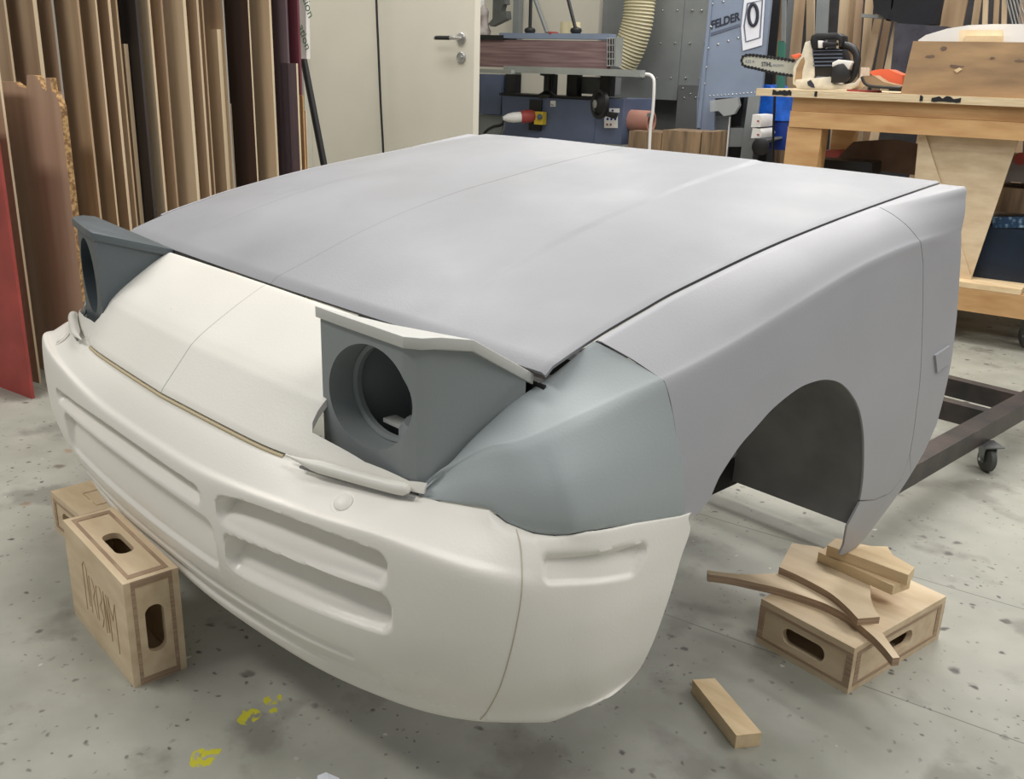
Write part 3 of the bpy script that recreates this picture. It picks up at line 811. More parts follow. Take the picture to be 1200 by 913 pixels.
# ---- wooden offcuts stacked on the right box
def q4(x, y): return (820+x/4, 620+y/4)
def slab(nm, pts, z, th, mat, lab, cat='wood offcut', grp=None, bev=.0008, label_kind=None):
    P = [at(*q4(x, y), 'z', z+th) for x, y in pts]
    bm = prism(BM(), P, (0, 0, -th), 0, 1); bmesh.ops.recalc_face_normals(bm, faces=bm.faces)
    return single(nm, bm, [mat, 'pine' if mat == 'pine' else 'plyend'], lab, cat, grp)
z0 = Tb+.0003
def smooth2(pts, m=5): return [(p.x, p.y) for p in catmull([(a, b, 0) for a, b in pts], m)]
slab('curved_plywood_offcut', smooth2([(36, 192), (130, 206), (240, 212), (375, 206)])+[(560, 230), (700, 330), (800, 440)]+smooth2([(845, 470), (890, 535), (938, 602)])+smooth2([(905, 606), (860, 550), (800, 490), (700, 410), (600, 355), (500, 318), (380, 280), (260, 252), (150, 228), (38, 212)], 4), z0, .016, 'ply', 'long thin curved plywood offcut overhanging the left end of the box')
slab('curved_plywood_offcut', [(432, 66), (560, 84), (640, 120), (800, 262)]+smooth2([(800, 262), (802, 320), (818, 370), (845, 412)])[1:]+[(742, 420)]+smooth2([(742, 420), (690, 365), (620, 305), (540, 258), (450, 212), (372, 178)])[1:], z0+.0165, .014, 'ply', 'wide plywood offcut with a concave curved edge, on top of the long thin one')
slab('pine_batten', [(556, 108), (600, 80), (860, 190), (990, 236), (908, 266)], z0+.031, .020, 'pine', 'lower pale pine batten under the fender tip')
slab('pine_batten', [(598, 76), (640, 42), (700, 60), (805, 80), (880, 82), (906, 122), (1008, 180), (978, 216)], z0+.0515, .022, 'pine', 'upper pale pine batten with a notched edge touching the fender tip')
q = [at(811.5, 796.5, 'z', .026), at(837.8, 794.8, 'z', .026), at(892.7, 858.8, 'z', .026), at(863, 862, 'z', .026)]
bm = prism(BM(), q, (0, 0, -.0258)); bevel(bm, .0025, 2); single('pine_block', bm, 'pine', 'loose pine block lying on the floor in front of the right plywood box', 'wood offcut', smooth=35)
p = [at(372, 909, 'z', .002), at(382, 905, 'z', .006), at(398, 912, 'z', .001), at(392, 930, 'z', .001), at(370, 930, 'z', .001)]
bm = BM(); fv(bm, p); bmesh.ops.triangulate(bm, faces=bm.faces); single('paper_scrap', bm, 'paper', 'small white paper scrap on the floor at the bottom edge', 'paper')

# ---- dolly: black steel frame on casters
dol = thing('steel_dolly', 'black steel frame trolley on casters behind the grey fender', 'trolley', (.4, 2.6, 0))
zr = .135; xr0, xr1 = .572, .626
bm = box(BM(), xr0, xr1, 1.98, 3.6, zr-.055, zr); obj('side_rail', bevel(bm, .003), 'blackframe', dol, smooth=40)
bm = box(BM(), -.60, -.546, 1.98, 3.6, zr-.055, zr); obj('side_rail', bevel(bm, .003), 'blackframe', dol, smooth=40)
for y in (2.83, 3.07):
    bm = box(BM(), -.546, xr0, y, y+.04, zr-.06, zr-.001); obj('cross_rail', bevel(bm, .003), 'blackframe', dol, smooth=40)
bm = box(BM(), -.546, xr0, 1.99, 2.03, zr-.06, zr-.001); obj('cross_rail', bm, 'blackframe', dol)
def caster(cx, cy, R, zp, root, ang=.4, wm='rubber'):
    e = bpy.data.objects.new('caster', None); COL.objects.link(e); e.parent = root; e.location = Vector((cx, cy, 0))-root.location
    ax = Vector((cos(ang), sin(ang), 0)); fw_ = Vector((-ax.y, ax.x, 0)); c = Vector((cx, cy, 0))
    w = R*.32
    obj('wheel', lathe(BM(), c+EZ*R-ax*w, ax, [(R*.5, 0), (R*.88, .001), (R, w*.4), (R, w*1.6), (R*.88, 2*w-.001), (R*.5, 2*w)], 28), wm, e, smooth=40)
    bm = BM()
    for s in (-1, 1):
        pl = [c+ax*s*(w+.004)+fw_*a+EZ*z for a, z in ((-R*.25, R*.8), (R*.25, R*.8), (R*.8, zp-.004), (-R*.3, zp-.004))]
        prism(bm, pl, ax*.003*s)
    boxo(bm, c-ax*(w+.007)-fw_*R*.3+EZ*(zp-.008), ax*2*(w+.007), fw_*R*1.1, EZ*.004)
    obj('fork', bm, 'zinc', e)
    obj('mounting_plate', boxo(BM(), c-ax*R*.8-fw_*R*.7+EZ*(zp-.004), ax*R*1.6, fw_*R*1.6, EZ*.004), 'zinc', e)
    obj('axle', lathe(BM(), c+EZ*R-ax*(w+.012), ax, [(.005, 0), (.005, 2*w+.024)], 10), 'steel', e)
caster(.640, 2.72, .036, zr-.055, dol, .9)
caster(-.57, 2.72, .036, zr-.055, dol, .3); caster(.60, 3.52, .036, zr-.055, dol, .3); caster(-.57, 3.52, .036, zr-.055, dol, .3)
caster(-.57, 2.1, .036, zr-.055, dol, .3)

# ================================================================== WORKSHOP BEHIND
# ---- sheet goods standing in the rack on the left; each board is a thing
RK = Vector((-1.85, .95, 0))
def rackpt(t): return RK+E2*t
def px_of(P):
    d = P-CAM; z = d.dot(FW); return 600+CF*d.dot(RT)/z, 456.5-CF*d.dot(UP)/z
def t_for(px, off=0):
    """depth along the rack whose upright edge shows at photo column px (row 0)"""
    best = None
    for k in range(-60, 420):
        t = k*.01; P = rackpt(t)
        # row-0 column of a vertical line standing at P
        a = px_of(P+EZ*.9); b = px_of(P+EZ*1.5); x0 = a[0]+(b[0]-a[0])*(0-a[1])/(b[1]-a[1])
        if best is None or abs(x0-px) < best[0]: best = (abs(x0-px), t)
    return best[1]
WM = {}
def bwood(n, c1, c2, **k):
    if n not in WM: WM[n] = wood(n, c1, c2, 2.2, (7, 7, .5), .62, .08, (.35, .65))
    return WM[n]
tan1 = bwood('tan_board', (160, 134, 104), (190, 164, 132)); tan2 = bwood('light_board', (186, 162, 130), (212, 190, 158))
tan3 = bwood('mid_brown_board', (146, 120, 94), (174, 148, 120)); oak = bwood('laminate_oak_board', (168, 138, 114), (188, 158, 134))
darkb = bwood('phenolic_black_board', (34, 28, 26), (58, 50, 46)); dkbr = bwood('dark_brown_board', (44, 28, 20), (62, 42, 30))
plum = bwood('plum_laminate', (74, 58, 62), (96, 80, 84)); burg = bwood('burgundy_laminate', (88, 38, 48), (110, 54, 64)); pale = bwood('pale_edge', (196, 176, 142), (222, 204, 172))
greyb = bwood('grey_board', (150, 146, 136), (176, 172, 162))
def board(px, face, edge, lab, top=1.9, width=.5, th=.018, ytop=None, grp=None, nm='board', lean=0, t=None, dt=0, jag=None):
    """upright sheet whose right edge shows at photo column px; a wide face toward the camera and a paler edge on the right"""
    t = (t_for(px) if t is None else t)+dt; P = rackpt(t)
    best = None
    for k in range(-900, 500):
        Q = P+E1*(k*.001); a = px_of(Q+EZ*.9); b = px_of(Q+EZ*1.5); x0 = a[0]+(b[0]-a[0])*(0-a[1])/(b[1]-a[1])
        if best is None or abs(x0-px) < best[0]: best = (abs(x0-px), Q)
    P = best[1]
    if ytop is not None:
        a = px_of(P+EZ*.5); b = px_of(P+EZ*1.3); top = .5+.8*(a[1]-ytop)/(a[1]-b[1])
    th *= .62
    bm = BM()
    prof = [(-width, 0), (0, 0), (0, top), (-width, top)] if jag is None else jag(width, top)
    A = [P+E1*a+EZ*z for a, z in prof]
    f = prism(bm, A, E2*th, 0, 1)
    return single(nm, bm, [face, edge], lab, 'board', grp)
board(-27, 'redpaint', 'redpaint', 'red painted sheet standing at the far left edge', t=-.10, top=.9, th=.016, width=.3, nm='red_sheet')
bm = BM()
board(-14, tan3, pale, 'thin brown sheet with a pale edge between the red sheet and the jagged chipboard', t=.0, th=.012, width=.3, top=1.0)
def jag(w, h):
    return [(-w, 0), (0, 0), (0, h-.05), (-.02, h-.01), (-.035, h-.008), (-.037, h+.03), (-.06, h+.03), (-.062, h-.01), (-.085, h+.0), (-.105, h+.03), (-.12, h+.035), (-.16, h+.035), (-.17, h-.005), (-.21, h), (-.24, h+.012), (-w, h+.01)]
chip = M('chipboard_edge', srgb(186, 150, 100), .85, col2=srgb(120, 88, 56), scale=90, bump=.6, bscale=120, contrast=(.4, .6))
board(56, oak, chip, 'oak laminated chipboard sheet with a broken jagged top edge', t=.09, ytop=97, th=.034, width=.40, jag=jag, nm='chipboard_sheet')
spec = [  # right edge column at the top of the photo, face, edge, top row in photo (None = runs out of frame), thickness, label
    (4, tan3, pale, None, .012, 'tan board at the far left behind the chipboard sheet'),
    (38, tan3, pale, None, .022, 'thick mid-brown board with a pale edge above the jagged chipboard sheet'),
    (60, tan3, greyb, None, .012, 'narrow brown board with a grey edge, behind the jagged chipboard sheet'),
    (90, tan1, tan1, None, .012, 'broad greyish-tan sheet in the left rack'),
    (111, tan1, tan2, None, .010, 'broad light-tan sheet in the left rack, beside the broad greyish one'),
    (126, tan3, tan2, None, .016, 'narrow tall board behind the short light board'),
    (135, tan2, tan1, None, .010, 'thin tall strip left of the black board'),
    (158, darkb, darkb, None, .018, 'matt black board in the left rack'),
    (173, tan2, tan2, None, .014, 'pale narrow board just right of the black board'),
    (188, tan3, tan3, None, .012, 'mid-brown board between two pale boards'),
    (214, tan2, pale, None, .020, 'widest pale board near the middle of the rack'),
    (230, tan3, tan2, None, .014, 'brown tall board right of the widest pale board'),
    (236, tan1, tan1, None, .010, 'thin brown strip left of the short thick board'),
    (260, tan3, greyb, None, .012, 'tall brown board behind the short thick board'),
    (290, dkbr, pale, None, .010, 'dark chocolate-brown board in the right half of the rack'),
    (315, tan1, pale, None, .016, 'tan board between the dark brown and plum boards'),
    (334, plum, plum, None, .016, 'tall plum laminate board'),
    (348, burg, burg, 66, .016, 'burgundy laminate board beside the white sheet'),
]
for k_, (px, f, e, yt, th, lab) in enumerate(spec):
    board(px, f, e, lab, th=th, ytop=None, top=2.0, width=.30 if k_ > 3 else .22, t=.17+.05*k_)
board(140, tan3, tan2, 'short light board with its top below the others, left of the black board', ytop=47, th=.026, width=.10, t=.50)
board(252, tan1, pale, 'short thick board in front of the dark brown board', ytop=31, th=.03, width=.09, t=.80)
board(262, tan1, tan2, 'short thin offcut beside the dark brown board', ytop=117, th=.010, width=.03, t=.86)
board(266, tan3, greyb, 'narrow grey-edged offcut touching the dark brown board', ytop=72, th=.008, width=.03, t=.895)
board(344, plum, pale, 'short plum laminate board with a pale top edge', ytop=70, th=.014, width=.085, t=.97)
board(350, 'bench', 'bench', 'short pine lath at the right end of the rack', ytop=107, th=.010, width=.04, t=1.0, nm='pine_lath')
board(353, pale, pale, 'shortest pale lath at the right end of the rack', ytop=125, th=.006, width=.02, t=1.05, nm='pine_lath')

# walls
DP = Plane((-2.3, 3.1))           # door plane
def quad(pl, pts, back=0): return [pl(px, py, back) for px, py in pts]
def wallp(pl, u0, u1, z0, z1, th, mat, name):
    """upright slab on plane pl between distances u0..u1 from its origin"""
    p = pl.p+pl.d*u0; return struct(name, boxo(BM(), p+EZ*z0, pl.d*(u1-u0), pl.n*th, EZ*(z1-z0)), mat)
LP = Plane((RK.x-.42*E1.x, RK.y), E2)
struct('wall_left', boxo(BM(), RK-E1*1.2-E2*1.6, E2*9, -E1*.08, EZ*2.8), 'greywall')
dl, dr = DP(364, 100), DP(555, 100)
def ualong(pl, P): return (P-pl.p).dot(pl.d)
ul, ur = ualong(DP, dl), ualong(DP, dr)
struct('wall_back', boxo(BM(), DP.p+DP.d*(-2.2)+DP.n*.03, DP.d*(ul-.02+2.2), DP.n*.08, EZ*2.8), 'greywall')
d = thing('door', 'x', 'door', tuple(DP.p+DP.d*((ul+ur)/2))); d.name = 'door_1'; d['kind'] = 'structure'; d['label'] = 'cream flush door with a black and steel lever handle'
bm = boxo(BM(), DP.p+DP.d*ul+EZ*.01-DP.n*.0, DP.d*(ur-ul), DP.n*.045, EZ*2.2); bevel(bm, .003); obj('door_leaf', bm, 'cream', d, smooth=40)
bm = boxo(BM(), DP.p+DP.d*(ul-.05)+DP.n*.0, DP.d*.048, DP.n*.06, EZ*2.25); obj('door_frame', bm, 'cream', d)
rp = DP(541, 45); n_ = -DP.n
obj('handle_rose', lathe(BM(), rp, n_, [(.026, 0), (.026, .008), (.022, .011), (.010, .012)], 28), 'steel', d, smooth=40)
gp = rp+n_*.05
bm = tube(BM(), [rp, rp+n_*.04, gp-DP.d*.004+n_*.004, gp-DP.d*.03], .0085, 12); obj('lever_neck', bm, 'steel', d, smooth=50)
obj('lever_grip', lathe(BM(), gp-DP.d*.03, -DP.d, [(.0095, 0), (.0095, .082), (.0085, .085)], 14), 'black', d, smooth=50)
obj('lever_tip', lathe(BM(), gp-DP.d*.115, -DP.d, [(.0097, 0), (.0097, .006), (.007, .008)], 14), 'steel', d, smooth=50)
lp = DP(541, 67.5)
obj('lock_rose', lathe(BM(), lp, n_, [(.026, 0), (.026, .007), (.021, .010), (.0205, .007), (.010, .007), (.009, .012), (.0, .012)], 28), 'steel', d, smooth=40)
# cable hanging in front of the door
pts = [DP(px, py, -.06) for px, py in ((440, -60), (441, 0), (443.5, 60), (446, 120), (449, 175), (451, 230), (452, 300))]
single('hanging_cable', tube(BM(), catmull(pts, 6), .0058, 8), 'black', 'black cable hanging down in front of the cream door', 'cable', smooth=60)
# white printed sheet and black pole at the end of the rack
pl = Plane(rackpt(t_for(352)), E1)
a = pl(345, -60); b = pl(362, -60); c_ = pl(363.5, 69); d_ = pl(350, 69)
bm = prism(BM(), [a, b, c_, d_], -pl.n*.02); ds = thing('display_stand', 'white sheet with green print on a slanting black pole, right of the board rack', 'stand', tuple(pl(400, 300, .05))[:2]+(0,)); o = obj('sheet', bm, 'whitepl', ds)
for k, (px, py, sz) in enumerate(((352.5, -8, .052), (349.5, 31, .050))):
    p = pl(px, py, -.021); dn = (pl(px+8, py+26, -.021)-p)
    tb = text_bm('ation', sz, p, dn, dn.cross(-pl.n)*-1 if False else pl.n.cross(dn)*-1, .0004); obj('green_print', tb, 'green', o)
pts = [pl(px, py, -.0+.05) for px, py in ((348, 40), (356, 70), (380, 195), (400, 300), (418, 395))]
P0, P1 = pts[0], pts[3]
P1 = at(425, 350, 'z', 0.0) if False else P1
obj('pole', tube(BM(), [pl(352, 50, .05), pl(381, 200, .05), pl(400, 300, .05), pl(400, 300, .05)+(pl(400, 300, .05)-pl(381, 200, .05))*((pl(400, 300, .05).z-.015)/(pl(381, 200, .05).z-pl(400, 300, .05).z))], .015, 12), 'black', ds, smooth=60)

# ---- edge sander behind the door
SP = Plane(tuple(DP.p+DP.n*1.15)[:2])
def sbox(name, px0, py0, px1, py1, depth, mat, root, back=0, pl=SP, bev=.003):
    """upright box whose front face fills the photo rectangle, on plane pl"""
    a = pl((px0+px1)/2, py0, back); b = pl((px0+px1)/2, py1, back); l = pl(px0, (py0+py1)/2, back); r_ = pl(px1, (py0+py1)/2, back)
    w = (r_-l).dot(pl.d); p = pl.p+pl.n*back+pl.d*ualong(pl, l); 
    bm = boxo(BM(), p+EZ*b.z, pl.d*w, pl.n*depth, EZ*(a.z-b.z))
    if bev: bevel(bm, bev)
    return obj(name, bm, mat, root, smooth=35)
sp0 = SP(650, 100)
san = thing('edge_sander', 'blue edge belt sander with a brown sanding belt and grey table', 'machine', (sp0.x, sp0.y, 0))
sbox('sanding_belt', 540, 47, 712, 80, .05, 'belt', san, 0)
sbox('belt_cover', 585, 39, 714, 45.5, .08, 'felder', san, -.01)
sbox('belt_cover_rail', 556, 41, 590, 46.5, .14, 'black', san, -.012)
sbox('end_cap', 720, 43.5, 726.5, 78, .03, 'table', san, -.02)
bm = BM()
for k in range(5):
    y = 45+k*8; tube(bm, [SP(711, y, -.025), SP(720, y, -.025)], .003, 6)
for x in (711.5, 714.5, 717.5, 720): tube(bm, [SP(x, 45, -.025), SP(x, 77, -.025)], .003, 6)
obj('roller_guard', bm, 'steel', san, smooth=60)
sbox('roller', 712, 45, 719, 78, .03, 'black', san, .01)
sbox('work_table', 590, 79.5, 750, 87.5, .06, 'table', san, -.32)
sbox('table_bed', 590, 80.5, 722, 86, .30, 'table', san, -.26)
sbox('side_table', 545, 81, 599, 85.5, .10, 'table', san, -.36)
b0 = sbox('machine_body', 588, 115, 697, 175, .42, 'blue', san, -.12)
sbox('body_top_plate', 585, 112, 715, 115, .20, 'black', san, -.10)
# right flank of the body turned away
a = SP(697, 140, -.12); zt_, zb_ = SP(697, 115, -.12).z, SP(697, 168, -.12).z
bm = boxo(BM(), SP.p+SP.n*-.115+SP.d*ualong(SP, a)+EZ*zb_, SP.d*.155+SP.n*.03, SP.n*.38, EZ*(zt_-zb_)); obj('body_flank', bm, 'blue', san)
sbox('base', 640, 166, 728, 260, .35, 'whitepl', san, -.05)
sbox('upright', 559, 87, 587, 134, .18, 'blue', san, -.02); sbox('rear_post', 540, 134, 590, 230, .15, 'galv', san, .02)
for x0, x1 in ((592, 604), (637, 647), (664, 676), (703, 715)):
    sbox('support_post', x0, 87, x1, 113, .06, 'black', san, .0)
bm = lathe(BM(), SP(641, 113, -.08), EZ, [(.05, -.01), (.05, .01), (.02, .03), (.02, .11), (.045, .115), (.045, .13)], 18); obj('table_screw', bm, 'black', san, smooth=40)
sbox('motor', 668, 90, 708, 110, .2, 'galvd', san, .05)
# height handwheel
hw = SP(703, 122, -.20); ax = (-SP.n+SP.d*-.55).normalized()
w_ = obj('handwheel', lathe(BM(), hw, ax, [(.030, -.01), (.055, -.004), (.060, -.012), (.078, -.012), (.080, 0), (.078, .012), (.060, .012), (.055, .004), (.034, .02), (.014, .03), (0, .032)], 36), 'black', san, smooth=40)
obj('hub', lathe(BM(), hw+ax*.03, ax, [(.022, 0), (.022, .004), (.010, .006), (0, .007)], 20), 'steel', w_, smooth=40)
obj('crank_grip', tube(BM(), [hw+SP.d*.03-EZ*.045+ax*.01, hw+SP.d*.13-EZ*.055+ax*.03], [.013, .017], 12), 'black', w_, smooth=50)
# switch, plug, cable, stickers
sbox('switch_plate', 620, 117, 634, 153, .01, 'black', san, -.135); sbox('switch_box', 626, 131, 636, 146, .04, 'yellow', san, -.17, bev=.004)
c = SP(633, 137, -.175); obj('switch_knob', lathe(BM(), c, -SP.n, [(.016, 0), (.016, .01), (.010, .018), (0, .019)], 18), 'inkgrey', san, smooth=40)
pa = SP(622, 136, -.17); pb = SP(598, 138, -.26); ax2 = (pb-pa).normalized()
pg = obj('plug', lathe(BM(), pa, ax2, [(.030, -.02), (.036, 0), (.036, .045), (.030, .06)], 24), 'redpaint', san, smooth=40)
obj('plug_body', lathe(BM(), pa+ax2*.055, ax2, [(.029, 0), (.029, .05), (.024, .08), (.015, .10), (.011, .11)], 20), 'whitepl', pg, smooth=40)
pts = [pa+ax2*.15, SP(588, 146, -.26), SP(577, 149, -.24), SP(568, 156, -.2), SP(560, 175, -.2)]
obj('power_cable', tube(BM(), catmull(pts, 6), .009, 8), 'black', san, smooth=60)
pts = [pa+ax2*.15, SP(590, 152, -.26), SP(582, 165, -.24), SP(575, 185, -.2)]
obj('power_cable', tube(BM(), catmull(pts, 6), .007, 8), 'galvd', san, smooth=60)
fl_ = Plane(tuple(SP.p-SP.n*.122+SP.d*ualong(SP, a))[:2], SP.d*.155+SP.n*.03)
def sticker(nm, px0, py0, px1, py1, mat, par, pl, back=-.002):
    P = [pl(px0, py1, back), pl(px1, py1, back), pl(px1, py0, back), pl(px0, py0, back)]; bm = prism(BM(), P, pl.n*.0015); return obj(nm, bm, mat, par)
st = sticker('warning_sticker', 708, 136, 724, 150, 'whitepl', san, fl_)
for k in range(3):
    c = fl_(712+k*4.5, 139.5, -.0035); obj('sticker_icon', lathe(BM(), c, -fl_.n, [(.007, 0), (.007, .0008)], 14), 'grime', st)
for k in range(2):
    c = fl_(711.5+k*4.2, 146, -.0035); obj('sticker_icon', lathe(BM(), c, -fl_.n, [(.006, 0), (.006, .0008)], 14), 'redpaint', st)
st = sticker('warning_sticker', 714, 127, 726, 132, 'whitepl', san, fl_)
obj('sticker_icon', lathe(BM(), fl_(718, 129.5, -.0035), -fl_.n, [(.006, 0), (.006, .0008)], 14), 'grime', st)
st = sticker('warning_sticker', 645, 118, 651, 125, 'whitepl', san, SP, -.125)
bm = text_bm('RU', .016, SP(645.6, 124, -.127), SP.d, EZ, .0004); obj('sticker_text', bm, 'ink', st)
# white tube guard rail at the right end
pts = [SP(735, 87, -.22), SP(758, 87, -.22), SP(765, 91, -.22), SP(766.5, 100, -.22), SP(765, 130, -.22), SP(762, 152, -.22), SP(760, 200, -.22)]
obj('tube_rail', tube(BM(), catmull(pts, 5), .0085, 10), 'whitepl', san, smooth=60)
obj('rail_bracket', boxo(BM(), SP(758, 137, -.22), SP.d*.03, SP.n*.02, EZ*.02), 'galvd', san)

# wall and hardware seen above the sander
BP = Plane(tuple(DP.p+DP.n*1.9)[:2])
pL, pR = BP(530, 50), BP(700, 50)
struct('trim_1', boxo(BM(), BP.p+BP.d*(ualong(BP, pL)-.3), BP.d*((pR-pL).dot(BP.d)+.3), BP.n*.05, EZ*2.6), 'cream')
def bpt(px, py, back=0): return BP(px, py, back)
o = single('upright_profile', boxo(BM(), BP.p+BP.d*ualong(BP, bpt(607, 20))-BP.n*.06, BP.d*.045, BP.n*.05, EZ*2.4), 'galv', 'grey metal upright channel on the cream wall above the sander', 'profile')
for px, lab in ((621, 'left black threaded rod ending in a ball knob over the sander belt'), (675, 'right black threaded rod ending in a ball knob over the sander belt')):
    top = (SP(px+2 if px < 640 else 656, -40, .05)); bot = SP(px, 36, .05); dv = (bot-top)
    bm = tube(BM(), [top, bot], .010, 10); lathe(bm, bot+EZ*.012, -EZ, [(.006, -.01), (.030, 0), (.034, .014), (.024, .03), (.008, .036)], 18)
    single('knob_rod', bm, 'black', lab, 'rod', smooth=50)
bm = tube(BM(), [BP(625, -6, -.05), BP(641, 38, -.05)], .012, 8); single('diagonal_stay', bm, 'galv', 'thin grey stay running diagonally across the cream wall', 'bar', smooth=60)
single('tape_roll', lathe(BM(), SP(668, 40, .12), EZ, [(.028, 0), (.058, 0), (.058, .065), (.028, .065), (.028, 0)], 28, close=False), 'yellowfoam', 'cream roll standing on the sander cover', 'roll', smooth=40)
obj('cover_knob', lathe(BM(), SP(648, 41, .02), EZ, [(.025, 0), (.032, .004), (.032, .014), (.02, .018), (0, .018)], 20), 'redpaint', san, smooth=40)
# grey casting with a slot, dusty bottle, edge of a red and white device
P = [SP(x, y, .1) for x, y in ((572, 28), (577, 22), (578, -20), (590, -20), (594, 22), (575, 31))]
bm = prism(BM(), P, SP.n*.05); cut = prism(BM(), [SP(x, y, .05) for x, y in ((581, 14), (583, 5), (587, 4), (588, 12))], SP.n*.2); bm = boolean(bm, cut, 'DIFFERENCE')
single('sanding_fence', bm, 'zinc', 'grey slotted metal fence standing behind the belt cover', 'fence', smooth=30)
bm = lathe(BM(), SP(566, 41, .1), EZ, [(.045, 0), (.05, .02), (.036, .05), (.030, .09), (.034, .13), (.026, .15), (.012, .16), (.01, .17)], 20)
single('dusty_bottle', bm, M('dusty_glass', srgb(126, 112, 106), .5, col2=srgb(190, 184, 178), scale=14), 'dusty brown bottle-shaped fitting at the left end of the sander', 'bottle', smooth=50)
wr = thing('wall_device', 'white wall device with a red cap at the edge of the door', 'device', tuple(SP(557, 40, .15)))
obj('housing', prism(BM(), [SP(x, y, .15) for x, y in ((554, 42), (561, 38), (562, 0), (554, -10))], SP.n*.05), 'whitepl', wr)
obj('cap', lathe(BM(), SP(557.5, 11, .14), -SP.n, [(.03, 0), (.03, .02), (.02, .03), (0, .03)], 20), 'redpaint', wr, smooth=40)

# ---- dust extractor: galvanised housing and blue-grey front unit
XP = Plane(tuple(DP.p+DP.n*2.0+DP.d*1.0)[:2])
def xbox(name, px0, py0, px1, py1, depth, mat, root, back=0, bev=.002): return sbox(name, px0, py0, px1, py1, depth, mat, root, back, XP, bev)
xc = XP(760, 60)
ext = thing('extractor_housing', 'large riveted galvanised sheet metal housing behind the sander', 'machine', (xc.x, xc.y, 0))
xbox('housing_panel', 679, -60, 800, 115, .6, 'galv', ext, -.05); xbox('housing_panel', 795, -60, 860, 118, .6, 'galv', ext, -.04)
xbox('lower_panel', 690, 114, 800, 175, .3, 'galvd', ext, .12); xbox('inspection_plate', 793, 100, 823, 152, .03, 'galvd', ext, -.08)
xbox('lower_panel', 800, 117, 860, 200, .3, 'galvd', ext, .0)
for y, xs in ((12, (760, 776.5, 793.5, 811, 822)), (50.5, (757, 774, 791, 808, 826)), (91.5, (753, 769.5, 786, 803, 820)), (103.5, (800,)), (110, (809,)), (114.3, (801.5, 815))):
    for x in xs:
        c = XP(x, y, -.052 if y < 100 else -.082); obj('rivet', lathe(BM(), c, -XP.n, [(.006, -.03), (.006, .001), (.003, .004), (0, .0045)], 8), 'steel', ext, smooth=60)
pts = [XP(x, y, -.25) for x, y in ((750, -80), (751, -30), (749.5, 5), (746, 30), (738, 55), (728, 75))]
path = resample(catmull(pts, 10), 84); rad = [.088+.010*(k % 2) for k in range(84)]
single('extraction_hose', tube(BM(), path, rad, 20), 'hose', 'cream ribbed extraction hose hanging beside the galvanised housing', 'hose', smooth=70)
FPd = (ray(850, 60).cross(EZ).normalized()*1.0); FP = Plane((0, 3.95), E1)
# blue-grey filter unit (front face angled toward the camera)
fc = XP(866, 60, -.6); dF = (E1+E2*.25).normalized(); FP = Plane((fc.x, fc.y), dF)
fel = thing('filter_unit', 'blue-grey sheet metal filter unit on legs marked FELDER', 'machine', (fc.x, fc.y, 0))
def fprism(nm, pts, depth, mat, par, back=0): return obj(nm, prism(BM(), [FP(x, y, back) for x, y in pts], FP.n*depth), mat, par)
fprism('front_panel', [(834, -60), (908, -60), (903.5, 0), (892, 113), (817, 116), (832, 0)], .08, 'felder', fel)
fprism('edge_flange', [(832, -60), (836, -60), (834.5, 0), (820.5, 150), (816.5, 150), (831, 0)], .02, 'felder', fel, -.012)
fprism('leg', [(817, 115.5), (838, 115.5), (837, 152), (834, 200), (815, 200)], .04, 'felder', fel, .0)
fprism('leg', [(877, 113), (891, 112), (880, 195), (866, 195)], .04, 'galv', fel, -.01)
fprism('leg', [(836, 137), (856, 135), (851, 195), (832, 195)], .05, 'galv', fel, .12)
fprism('brace', [(853, 150), (872, 150), (870, 172), (852, 172)], .02, 'galv', fel, .0)
fprism('opening', [(856, 121), (872, 114), (868, 148), (853, 148)], .004, 'dark', fel, .17)
fprism('opening', [(853, 172), (869, 172), (866, 196), (862, 193), (851, 184)], .004, 'dark', fel, .17)
fprism('brace', [(854.5, 137), (856, 137), (851.5, 188), (866, 196), (864, 196.5), (850, 188)], .01, 'whitepl', fel, -.02)
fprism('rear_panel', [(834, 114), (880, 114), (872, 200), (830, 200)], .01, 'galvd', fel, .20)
for x, y in ((835, 4.5), (847.5, 2), (833.5, 31.5), (830, 56.5), (841.5, 52), (853.5, 48), (865, 44.5), (832, 31), (827.5, 79), (825.5, 98)):
    obj('rivet', lathe(BM(), FP(x, y, -.001), -FP.n, [(.007, -.002), (.007, .001), (.003, .004), (0, .0045)], 8), 'steel', fel, smooth=60)
for k in range(13):
    obj('rivet', lathe(BM(), FP(832+k*4.4, 114-k*.33-1.5, -.001), -FP.n, [(.004, -.002), (.004, .001), (0, .003)], 8), 'steel', fel, smooth=60)
def text_on(pl, s, px, py, px2, py2, mat, par, h_px, back=-.003, bold=.0, depth=.0006, shear=0, w_fit=True, nm='lettering'):
    p = pl(px, py, back); q = pl(px2, py2, back); up = pl(px, py-h_px, back)-p
    bm = text_bm(s, 1.0, (0, 0, 0), (1, 0, 0), (0, 1, 0), .0, bold, shear)
    xs = [v.co.x for v in bm.verts]; ys2 = [v.co.y for v in bm.verts]; W_, H_ = max(xs)-min(xs), max(ys2)-min(ys2); x0, y0 = min(xs), min(ys2)
    X = q-p; 
    for v in bm.verts:
        a, b = (v.co.x-x0)/W_, (v.co.y-y0)/H_; v.co = p+X*a+up*b
    o = obj(nm, bm, mat, par, keep=True); o.data.materials[0].use_backface_culling = False; return o
text_on(FP, 'FELDER', 833.5, 34.5, 867.5, 23.5, 'ink', fel, 10, bold=.035)
fprism('logo_bar', [(833, 38.5), (867, 27.5), (867, 31), (833, 42)], .002, 'inkgrey', fel, -.004)
pap = thing('paper_notice', 'white paper sheet with a dark ring printed on it, taped to the filter unit', 'paper', tuple(FP(882, 58, -.01)))
obj('sheet', prism(BM(), [FP(x, y, -.008) for x, y in ((873, -10), (897, -12), (893, 53), (870.5, 59.5), (868.5, 34))], FP.n*.001), 'paper', pap)
